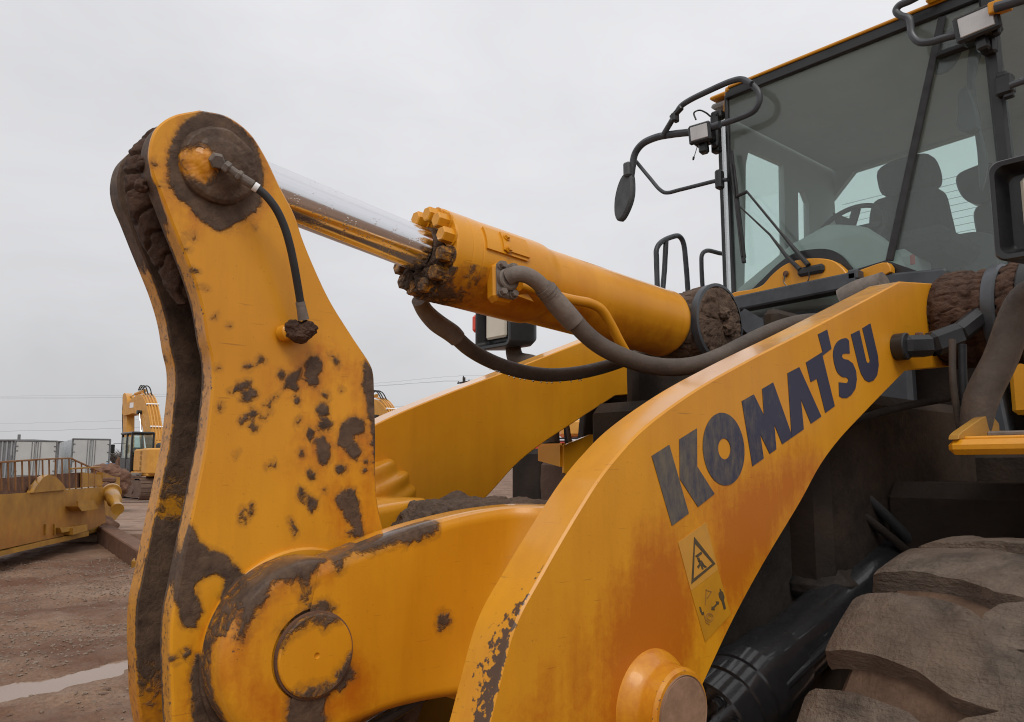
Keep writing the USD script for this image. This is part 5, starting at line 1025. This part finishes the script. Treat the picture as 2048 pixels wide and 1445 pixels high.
# --- excavators
def excavator(base, yaw, sc, label):
    root = '/World/' + numbered('/World', 'excavator')
    x = UsdGeom.Xform.Define(stage, root); x.AddTranslateOp().Set(Gf.Vec3d(*map(float, base))); x.AddRotateZOp().Set(math.degrees(yaw)); x.AddScaleOp().Set(Gf.Vec3f(sc, sc, sc))
    BASE[root] = np.zeros(3); tag(x, label, 'excavator', 'yellow excavators parked in the yard')
    for s in (1, -1):
        y = s * 1.2
        belt = np.array(sg.LineString([(-1.75, .48), (1.75, .48)]).buffer(.46, quad_segs=10).exterior.coords)[:-1]
        inner = np.array(sg.LineString([(-1.75, .48), (1.75, .48)]).buffer(.36, quad_segs=10).exterior.coords)[:-1]
        tk = obj('track', plate(inner, y - .28, y + .28, h=.2, ch=.02, edge=.12), 'track_mud', root)
        sh = resample(belt, .19)
        for i in range(len(sh)):
            p = sh[i]; q = sh[(i + 1) % len(sh)]; d = q - p; a = math.atan2(d[1], d[0])
            obj('track_shoe', rbox(((p[0] + q[0]) / 2, y, (p[1] + q[1]) / 2), (.17, .60, .05), .01, roty(-a)), 'track_mud', tk, smooth=False)
        for k in range(3): obj('track_roller', disc((-1.0 + k, y - .32, .42), (-1.0 + k, y + .32, .42), .14), 'track_mud', tk)
    obj('undercarriage', cat(rbox((0, 0, .62), (1.8, 1.9, .5), .1), disc((0, 0, .8), (0, 0, 1.02), .6)), 'frame_grime', root)
    obj('house', cat(rbox((-.55, 0, 1.12), (3.3, 2.6, .2), .04), rbox((-.75, -.75, 1.75), (2.4, 1.05, 1.1), .08), rbox((-1.0, .80, 1.70), (1.5, 1.0, 1.0), .08)), 'excavator_paint', root)
    cwp = spl(np.array([[-1.55, -1.34], [-2.2, -1.3], [-2.62, -.95], [-2.78, -.4], [-2.80, 0], [-2.78, .4], [-2.62, .95], [-2.2, 1.3], [-1.55, 1.34]]), 5)
    cwm = plate(cwp, 0, 1.12, h=.2, ch=.07, edge=.10); v = cwm.vertices; cwm.vertices = np.c_[v[:, 0], v[:, 2], 1.1 + v[:, 1]]
    if cwm.volume < 0: cwm.invert()
    CW = obj('counterweight', cwm, 'excavator_paint', root)
    obj('number_plate', rbox((-2.775, .45, 1.42), (.02, .32, .09), .004), 'red_mark', CW, smooth=False)
    obj('engine_hood', cat(rbox((-1.7, -.1, 2.32), (1.3, 1.5, .30), .08), rbox((-1.6, -.5, 2.2), (1.6, 1.2, .12), .05)), 'black_paint', root)
    for k in range(4): obj('vent_panel', rbox((-1.55, 1.315, 1.36 + .23 * k), (.62, .03, .15), .006), 'worn_yellow_paint', root)
    obj('platform', cat(rbox((-.2, 1.38, 1.06), (2.4, .25, .10), .02), tube([(-1.7, 1.42, 1.10), (-.6, 1.42, 1.10)], .07, 10)), 'dusty_steel', root)
    posts = []
    for (px_, py_) in ((.05, .38), (.05, 1.30), (.75, 1.30), (1.55, .42), (1.62, 1.26)): posts.append(bar((px_, py_, 1.15), (px_ - .05 * (px_ > 1), py_, 2.92), .09, .09, .02))
    EC = obj('cab', cat(*posts, rbox((.82, .84, 2.94), (1.7, 1.02, .12), .05), rbox((.8, .84, 1.22), (1.62, .96, .22), .04), rbox((.02, .84, 1.6), (.06, .96, .75), .02), rbox((.8, 1.3, 1.55), (1.5, .05, .5), .02)), 'black_paint', root)
    obj('cab_window', rbox((.4, 1.30, 2.3), (.6, .02, .95), .004), 'tinted_glass', EC, smooth=False); obj('cab_window', rbox((1.15, 1.29, 2.3), (.7, .02, .95), .004), 'tinted_glass', EC, smooth=False)
    obj('cab_window', rbox((1.58, .84, 2.2), (.02, .8, 1.2), .004), 'tinted_glass', EC, smooth=False); obj('cab_window', rbox((.03, .84, 2.45), (.02, .84, .8), .004), 'tinted_glass', EC, smooth=False)
    obj('operator_seat', cat(rbox((.55, .84, 1.9), (.14, .5, .8), .05), rbox((.75, .84, 1.55), (.5, .5, .15), .05)), 'seat_fabric', EC)
    obj('mirror', cat(rbox((1.75, 1.62, 2.25), (.06, .18, .40), .03), tube([(1.6, 1.3, 2.5), (1.72, 1.6, 2.48)], .015, 6)), 'black_paint', root)
    # boom with its gooseneck, in the plane y = 0
    bl = [(.45, 1.35), (.25, 1.75), (.75, 3.0), (1.5, 4.15), (2.2, 4.72), (2.75, 4.92), (3.6, 4.86), (4.6, 4.62), (5.3, 4.40), (5.42, 4.22), (5.3, 4.05), (4.5, 4.0), (3.5, 4.03), (2.75, 3.85), (2.1, 3.3), (1.4, 2.35), (.85, 1.5)]
    BM = obj('boom', plate(spl(np.array(bl), 5, True), -.27, .27, h=.25, ch=.012, edge=.10), 'excavator_paint', root)
    obj('boom_pin', disc((2.35, -.48, 4.02), (2.35, .48, 4.02), .10), 'black_paint', BM)
    for y in (-.36, .36):
        c0, c1 = np.array([1.15, y, 1.25]), np.array([2.35, y, 4.02]); d = (c1 - c0) / np.linalg.norm(c1 - c0)
        BCY = obj('boom_cylinder', tube([c0, c0 + d * 1.75], .09, 14), 'excavator_paint', root)
        obj('piston_rod', tube([c0 + d * 1.7, c1], .045, 12), 'chrome', BCY)
    SC = obj('stick_cylinder', tube([(2.9, 0, 5.12), (4.3, 0, 5.05)], .085, 14), 'excavator_paint', root)
    obj('piston_rod', tube([(4.25, 0, 5.05), (5.5, 0, 4.98)], .05, 12), 'chrome', SC)
    for k, y in enumerate((-.20, -.07, .07, .20)):
        obj('boom_pipe', tube(spl(np.array([(.55, y, 2.65), (1.02, y, 3.62), (1.62, y, 4.40), (2.2, y, 4.84), (2.7, y, 5.0)]), 6), .032, 8), 'excavator_paint', BM)
    for (x_, z_, a_) in ((.86, 3.28, 1.1), (1.62, 4.38, .8)): obj('pipe_clamp', rbox((x_, 0, z_), (.07, .60, .09), .01, roty(-a_)), 'white_stripe', BM)
    for k, y in enumerate((-.12, .05, .18)): obj('boom_hose', tube(spl(np.array([(2.2, y, 4.85), (2.6, y, 5.25), (3.1, y * .8, 5.38), (3.6, y * .5, 5.2)]), 6), .03, 8), 'rubber_black', BM)
    stk = [(5.0, 4.85), (5.45, 5.18), (5.75, 5.08), (5.72, 4.7), (5.42, 3.6), (5.05, 2.35), (4.86, 1.85), (4.68, 1.85), (4.62, 2.4), (4.78, 3.4), (4.9, 4.2)]
    SK = obj('stick', plate(spl(np.array(stk), 5, True), -.19, .19, h=.2, ch=.012, edge=.1), 'excavator_paint', root)
    obj('boom_mark', rbox((3.9, .276, 4.45), (.55, .012, .26), .004), 'white_stripe', BM, smooth=False)
    obj('stick_hose', tube(spl(np.array([(5.75, .12, 5.1), (5.86, .12, 4.5), (5.6, .12, 3.3), (5.25, .12, 2.3)]), 5), .03, 8), 'rubber_black', SK)
    bk = [(4.55, 1.9), (4.95, 1.75), (5.2, 1.25), (5.0, .75), (4.5, .55), (4.0, .75), (4.35, 1.05), (4.55, 1.45)]
    obj('bucket', plate(spl(np.array(bk), 5, True), -.55, .55, h=.2, ch=.02, edge=.1), 'rusty_steel', root)
    return root
ex0 = PD(322, 935, 41.0); EXY = math.atan2(*( -HR_ * math.sin(math.radians(42)) + HF_ * math.cos(math.radians(42)))[[1, 0]])
EX = excavator((ex0[0], ex0[1], .28), EXY, 1.12, 'yellow excavator parked beyond the blade, left of the bell crank')
e1_ = PD(820, 935, 42.0)
x2 = UsdGeom.Xform.Define(stage, '/World/' + numbered('/World', 'excavator')); x2.AddTranslateOp().Set(Gf.Vec3d(e1_[0], e1_[1], .1)); x2.AddRotateZOp().Set(math.degrees(EXY) + 1); x2.AddScaleOp().Set(Gf.Vec3f(1.12, 1.12, 1.12))
x2.GetPrim().GetReferences().AddInternalReference(EX); x2.GetPrim().SetInstanceable(True)
tag(x2, 'yellow excavator whose curved boom shows between the crank and the far arm', 'excavator', 'yellow excavators parked in the yard')

# --- box trailers
def trailer(u0, u1, D, yawd, H, label):
    c = PD((u0 + u1) / 2, 935, D); a = math.radians(yawd)
    w = HR_ * math.cos(a) + HF_ * math.sin(a); l = -HR_ * math.sin(a) + HF_ * math.cos(a); R = np.stack([l, -w, [0, 0, 1]], 1)
    T = thing('box_trailer', (c[0], c[1], 0), label, 'trailer', 'white box trailers at the back of the yard')
    B = lambda o, s, r=.02: rbox(np.array([c[0], c[1], 0]) + R @ np.asarray(o, float), s, r, R)
    hw = 1.28
    obj('trailer_box', B((6.7, 0, (H + 1.15) / 2), (13.2, 2 * hw - .02, H - 1.15), .03), 'white_paint', T)
    for k in range(18): obj('side_rib', cat(B((.7 + .72 * k, hw, (H + 1.15) / 2), (.05, .02, H - 1.3), .004)), 'white_paint', T, smooth=False)
    for s in (1, -1):
        d = obj('rear_door', B((.05, s * .62, (H + 1.2) / 2), (.06, 1.17, H - 1.38), .01), 'trailer_door', T)
        for f in (.10, .26): obj('lock_rod', tube([np.array([c[0], c[1], 0]) + R @ np.array([-.01, s * f, 1.25]), np.array([c[0], c[1], 0]) + R @ np.array([-.01, s * f, H - .1])], .022, 6), 'trim_grey', d)
        for z in (1.6, 2.3, 3.0, H - .4): obj('door_hinge', B((.0, s * 1.16, z), (.05, .16, .05), .006), 'trim_grey', d, smooth=False)
    obj('rear_frame', cat(B((.04, 0, H - .03), (.12, 2 * hw, .10)), B((.04, hw, (H + 1.1) / 2), (.12, .09, H - 1.1)), B((.04, -hw, (H + 1.1) / 2), (.12, .09, H - 1.1)), B((.04, 0, 1.12), (.14, 2 * hw, .14)), B((.1, 0, .55), (.08, 2.2, .1)), B((.1, .7, .85), (.08, .08, .55)), B((.1, -.7, .85), (.08, .08, .55))), 'trim_grey', T)
    obj('chassis', B((6.5, 0, 1.0), (12.5, 1.0, .25)), 'frame_grime', T)
    for x in (1.6, 2.8):
        for s in (1, -1):
            q0 = np.array([c[0], c[1], 0]) + R @ np.array([x, s * 1.25, .52]); q1 = np.array([c[0], c[1], 0]) + R @ np.array([x, s * .70, .52]); obj('wheel', disc(q0, q1, .52, .05), 'rubber_black', T)
trailer(145, 215, 60.5, 33, 4.0, 'larger white box trailer with closed rear doors, right of the two')
trailer(32, 107, 56, 32, 3.72, 'lower white box trailer, left of the two')

# --- warehouse on the left
wc = PD(-40, 935, 92)
WHS = thing('warehouse', (wc[0], wc[1], 0), 'grey metal warehouse behind the trailers with a vertical pipe', 'building')
Rw = np.stack([HF_, -HR_, [0, 0, 1]], 1); Bw = lambda o, s, r=.02: rbox(np.array([wc[0], wc[1], 0]) + Rw @ np.asarray(o, float), s, r, Rw)
obj('wall', Bw((6, 0, 2.45), (12, 11.6, 4.9)), 'trim_grey', WHS)
for k in range(22): obj('wall_rib', Bw((-.04, -5.6 + .53 * k, 2.45), (.08, .18, 4.8), .02), 'grey_light', WHS, smooth=False)
obj('roof', Bw((6, 0, 4.96), (12.4, 12.0, .16)), 'trim_grey', WHS)
obj('pipe', tube([np.array([wc[0], wc[1], 0]) + Rw @ np.array([-.3, -4.4, z]) for z in (0, 5.6)], .16, 10), 'trim_grey', WHS)
obj('pipe', tube([np.array([wc[0], wc[1], 0]) + Rw @ np.array([-.3, -3.7, z]) for z in (0, 3.2)], .2, 10), 'trim_grey', WHS)

# --- dozer blade lying in front of them, seen from behind
b0, b1 = PZ(0, 1112, .26), PZ(205, 1066, .26)
bd = (b1 - b0); BLEN = np.linalg.norm(bd); bd /= BLEN; bn = np.array([bd[1], -bd[0], 0]); bn = bn if bn @ (EYE - b0) > 0 else -bn
def PB(u, v, off=0.0):
    d = _ray(u, v); o = b0 + bn * off; return EYE + d * (((o - EYE) @ bn) / (d @ bn))
BLD = thing('dozer_blade', tuple(b0), 'wide yellow dozer blade with a barred guard on top, resting on the mud', 'dozer blade')
def slab(px, th, off): return sheet([PB(u, v, off) for u, v in px], th, -bn)
bz = lambda v: np.clip(.25 + (.62 - v[:, 2]) * .55 + .3 * (meshkit.fbm(v * 1.3, 3, 2) - .5), 0, .62)
obj('blade_back', slab([(-60, 1002), (0, 990), (100, 983), (206, 974), (212, 1045), (175, 1062), (90, 1080), (0, 1100), (-60, 1118)], .30, 0).subdivide_to_size(.12), 'worn_yellow_paint', BLD, attrs={'mud': bz, 'rust': lambda v: np.clip(.5 - v[:, 2] * .3, 0, .35)})
obj('mouldboard', cat(slab([(-60, 1060), (0, 1050), (100, 1035), (206, 1022), (206, 1062), (100, 1085), (0, 1108), (-60, 1122)], .9, -.3), slab([(-60, 1012), (0, 1004), (100, 995), (206, 985), (206, 1030), (100, 1045), (0, 1058), (-60, 1068)], .5, -.28)), 'worn_yellow_paint', BLD)
obj('cutting_edge', slab([(-60, 1122), (0, 1104), (90, 1082), (178, 1063), (178, 1072), (90, 1092), (0, 1113), (-60, 1130)], .36, .05), 'worn_yellow_paint', BLD)
obj('blade_top', slab([(-60, 995), (0, 987), (66, 984), (130, 979), (205, 971), (203, 950), (165, 945), (165, 975), (135, 977), (66, 990), (-60, 1006)], .05, -.02), 'worn_yellow_paint', BLD)
obj('guard_plate', slab([(-60, 965), (0, 957), (80, 951), (166, 945), (166, 976), (100, 980), (0, 992), (-60, 1000)], .03, -.10), 'rusty_steel', BLD)
obj('gusset', slab([(66, 986), (72, 974), (86, 956), (98, 949), (112, 954), (124, 966), (134, 980)], .12, .06), 'worn_yellow_paint', BLD)
for u in (-30, -14, 2, 16, 30, 44, 58, 72, 85, 98, 111, 124, 138, 151, 163, 176, 188):
    vt = np.interp(u, [-60, 0, 70, 110, 142, 152, 172, 196], [930, 925, 920, 918, 917, 922, 931, 942]); obj('guard_bar', bar(PB(u, vt, -.03), PB(u + 1, 982, -.03), .028, .03, .006), 'rusty_yellow', BLD, smooth=False)
rl = [PB(u, v, -.03) for u, v in [(-60, 930), (0, 925), (70, 920), (110, 918), (142, 917), (152, 922), (172, 931), (198, 943)]]
obj('guard_rail', cat(*[bar(a, b + (b - a) * .01, .035, .035, .006) for a, b in zip(rl[:-1], rl[1:])]), 'rusty_yellow', BLD)
obj('guard_rail', bar(PB(140, 938, -.03), PB(200, 934, -.03), .04, .04, .008), 'worn_yellow_paint', BLD)
obj('lift_bracket', cat(slab([(156, 1003), (190, 1001), (193, 1012), (157, 1014)], .04, .22), slab([(156, 1013), (194, 1011), (196, 1018), (164, 1023)], .30, .26)), 'worn_yellow_paint', BLD)
obj('foot_bracket', cat(slab([(120, 1056), (146, 1054), (146, 1062), (124, 1066)], .1, .12), slab([(146, 1056), (175, 1048), (175, 1062), (146, 1070)], .2, .18)), 'worn_yellow_paint', BLD)
for u in (91, 109): obj('rib', bar(PB(u, 1048, .02), PB(u, 1070, .02), .04, .04, .006), 'worn_yellow_paint', BLD, smooth=False)
k0, k1 = PD(218, 972, 20.3), PD(253, 1066, 17.6); kd = (k1 - k0) / np.linalg.norm(k1 - k0)
KC = obj('tilt_cylinder', cat(lathe([(.45, 0), (.45, .14), (.50, .23), (.58, .23), (.60, .17), (1.15, .17), (1.25, .12), (1.5, .10), (1.62, .14), (1.75, .14), (1.75, 0)], k0, k1, 24)), 'worn_yellow_paint', BLD)
obj('piston_rod', tube([k0 + kd * .05, k0 + kd * .5], .07, 14), 'chrome', KC)
obj('rod_eye', cat(lump(k0, (.16, .14, .13), .25, 2, 3, 3), rbox(k0 + [0, 0, .15], (.2, .3, .12), .03, rotz(.6))), 'rusty_steel', KC)
pa0, pa1 = PD(206, 1066, 20.6), PD(292, 1122, 14.8)
obj('push_arm', cat(bar(pa0, pa1, .36, .42, .02)), 'rusty_steel', BLD)
obj('arm_end', cat(rbox(pa1 + [0, 0, -.2], (.3, .5, .5), .05, rotz(.4))), 'worn_yellow_paint', BLD)
obj('arm_joint', cat(lump(PD(205, 1055, 20.6), (.35, .35, .3), .3, 2, 3, 1), lump(PD(190, 1068, 20.6), (.3, .2, .12), .3, 2, 3, 5)), 'rusty_steel', BLD)
obj('arm_joint', cat(slab([(205, 945), (226, 953), (240, 955), (240, 1030), (222, 1050), (212, 1045)], .15, -.35)), 'worn_yellow_paint', BLD)

# --- rusty parts heap between blade and excavator
hp = PD(218, 952, 30)
PH = thing('scrap_heap', (hp[0], hp[1], 0), 'rusty brown heap of machine parts behind the blade end', 'scrap heap')
obj('scrap_part', cat(*[lump(PD(u, v, 30), (r, r, r * .8), .4, 2, 3, i) for i, (u, v, r) in enumerate([(205, 945, .4), (222, 948, .45), (238, 955, .4), (212, 962, .5), (232, 970, .5), (218, 980, .6), (200, 985, .6)])]), 'rusty_steel', PH, kind='stuff')
obj('scrap_beam', bar(PD(196, 950, 30), PD(244, 946, 30), .12, .12), 'worn_yellow_paint', PH)

# --- timber mats
mt0 = PZ(292, 1034, .12)
MAT = thing('timber_mat', (mt0[0], mt0[1], 0), 'muddy timber mat of wide planks under the excavator', 'timber mat')
md = HR_ * .985 + HF_ * .17; md /= np.linalg.norm(md); mn = np.array([-md[1], md[0], 0])
for k in range(-8, 10):
    c = mt0 + mn * k * 1.0 * (1 if mn @ HF_ > 0 else -1)
    obj('plank', rbox((c[0], c[1], .10 + .02 * math.sin(k * 5)), (7.5, .88, .20), .02, np.stack([md, mn, [0, 0, 1]], 1)), 'old_wood', MAT, smooth=False)

# --- pole and wires
pb = PD(930, 935, 82)
POLE = thing('utility_pole', (pb[0], pb[1], 0), 'distant wooden utility pole with one crossarm above the far arm', 'utility pole')
ptop = PD(928, 755, 82)
obj('pole', tube([(pb[0], pb[1], 0), (ptop[0], ptop[1], ptop[2])], [.20, .15], 12), 'pole_wood', POLE)
ca0, ca1 = PD(915, 767, 82.4), PD(940, 763, 81.5)
obj('crossarm', bar(ca0, ca1, .12, .14), 'pole_wood', POLE)
obj('brace', tube([PD(921, 767, 82.2), PD(929, 774, 82)], .03, 6), 'pole_wood', POLE); obj('brace', tube([PD(935, 765, 81.7), PD(930, 771, 82)], .03, 6), 'pole_wood', POLE)
for (u, v) in ((917, 764), (927, 753), (938, 761)): obj('insulator', tube([PD(u, v + 2, 82), PD(u, v - 1, 82)], .06, 8), 'trim_grey', POLE)
for lab, path, r in (('topmost overhead line ending on the pole top', [(-40, 793, 130), (330, 789, 105), (750, 767, 88), (927, 752, 82), (1100, 755, 76)], .012), ('overhead line ending at the left tip of the crossarm', [(-40, 796, 130), (330, 793, 105), (750, 772, 88), (917, 763, 82), (1100, 768, 76)], .012), ('overhead line ending at the right tip of the crossarm', [(-40, 797, 130), (330, 794, 105), (750, 773, 88), (938, 760, 81.6), (1100, 764, 76)], .010), ('thin lower overhead line, fourth from the top', [(-40, 849, 130), (256, 841, 110), (800, 813, 86), (932, 800, 81), (1100, 806, 76)], .014), ('thickest and lowest overhead line just above the trailers', [(-40, 864, 130), (256, 856, 110), (800, 818, 86), (930, 806, 82), (1100, 815, 76)], .022)):
    obj('power_line', tube([PD(*q) for q in path], r * .62, 6, 8), 'wire_black', label=lab, cat_='power line', group='overhead lines on the utility pole')

# --- small things at the back
vb = PD(222, 935, 64)
VAN = thing('white_pickup', (vb[0], vb[1], 0), 'white vehicle nose showing right of the larger trailer', 'pickup')
Rv = np.stack([HR_, HF_, [0, 0, 1]], 1); Bv = lambda b, o, s, r=.05: rbox(np.array([b[0], b[1], 0]) + Rv @ np.asarray(o, float), s, r, Rv)
obj('body', cat(Bv(vb, (-.6, 0, 1.2), (3.4, 2.0, .9), .25), trimesh.convex.convex_hull(np.vstack([Bv(vb, (-.9, 0, 1.6), (2.2, 1.9, .3), .05).vertices, Bv(vb, (-1.2, 0, 2.5), (1.0, 1.7, .2), .05).vertices]))), 'white_paint', VAN)
for x in (-1.7, .4): obj('wheel', disc(np.array([vb[0], vb[1], .45]) + HR_ * x - HF_ * 1.05, np.array([vb[0], vb[1], .45]) + HR_ * x - HF_ * .8, .42, .04), 'rubber_black', VAN)
tb = PD(234, 935, 62)
BT = thing('blue_truck', (tb[0], tb[1], 0), 'blue truck bed low behind the excavator cab', 'truck')
obj('body', cat(Bv(tb, (0, 0, 1.45), (2.2, 2.2, .8), .06), Bv(tb, (.2, 0, 2.0), (1.4, 1.9, .3), .08)), 'blue_paint', BT)
obj('rail', cat(*[tube([np.array([tb[0], tb[1], 0]) + Rv @ np.array([x, -1.12, 1.2]), np.array([tb[0], tb[1], 0]) + Rv @ np.array([x, -1.12, 2.1])], .03, 6) for x in (-1, -.5, 0, .5, 1)]), 'white_stripe', BT, kind='stuff')
for x in (-.8, .8): obj('wheel', disc(np.array([tb[0], tb[1], .5]) + HR_ * x - HF_ * 1.15, np.array([tb[0], tb[1], .5]) + HR_ * x - HF_ * .8, .5, .05), 'rubber_black', BT)
rgt = np.random.default_rng(5)
def bare_tree(u, D, h, label):
    b = PD(u, 935, D); b = np.array([b[0], b[1], 0]); t_ = thing('bare_tree', tuple(b), label, 'tree', 'leafless trees on the horizon')
    obj('trunk', tube([b, b + [0, 0, h * .55]], [.22, .12], 8), 'brown_leafless', t_)
    tw = []
    for i in range(70):
        z = h * rgt.uniform(.22, .6); a = rgt.uniform(0, 6.3); L = h * rgt.uniform(.2, .42); p = b + [0, 0, z]; q = p + np.array([math.cos(a) * L * .8, math.sin(a) * L * .8, L * rgt.uniform(.4, 1)])
        tw.append(tube([p, (p + q) / 2 + rgt.normal(0, .1, 3), q], [.06, .04, .015], 4))
        for _ in range(5):
            s_ = rgt.uniform(.35, 1); pp = p + (q - p) * s_; a2 = rgt.uniform(0, 6.3); tw.append(tube([pp, pp + np.array([math.cos(a2), math.sin(a2), rgt.uniform(.2, 1.2)]) * L * .3], [.03, .01], 3, caps=False))
    obj('crown', cat(*tw), 'brown_leafless', t_, smooth=False)
bare_tree(222, 120, 5.2, 'grey leafless tree on the horizon right of the trailers')
bare_tree(233, 112, 5.0, 'grey leafless tree on the horizon left of the excavator cab')
bare_tree(246, 128, 5.4, 'grey leafless tree on the horizon behind the excavator cab')
# --- red machine seen through the gap under the far arm
rb_ = PD(1150, 935, 24); rbz = np.array([rb_[0], rb_[1], 0])
RM = thing('red_machine', (rb_[0], rb_[1], 0), 'orange red and yellow machine glimpsed through the gap under the far arm', 'machine')
B3 = lambda o, s, r=.03: rbox(rbz + Rv @ np.asarray(o, float), s, r, Rv)
obj('body', cat(B3((-.2, .6, 1.9), (2.6, 1.6, 1.5), .08)), 'red_paint', RM)
obj('hood', cat(B3((.25, .5, 3.02), (1.3, 1.4, .5), .08)), 'excavator_paint', RM)
obj('rail', cat(B3((-.05, -.3, 2.70), (1.0, .06, .05)), B3((-.05, -.3, 2.62), (1.0, .06, .04))), 'black_paint', RM)
obj('lamp_box', B3((.42, -.3, 2.80), (.30, .2, .22), .04), 'red_paint', RM)
obj('post', cat(B3((.50, -.25, 3.1), (.08, .08, .8))), 'grey_paint', RM)
for x in (-1.0, .9): obj('wheel', disc(rbz + Rv @ np.array([x, -.3, .7]), rbz + Rv @ np.array([x, .15, .7]), .7, .06), 'rubber_black', RM)
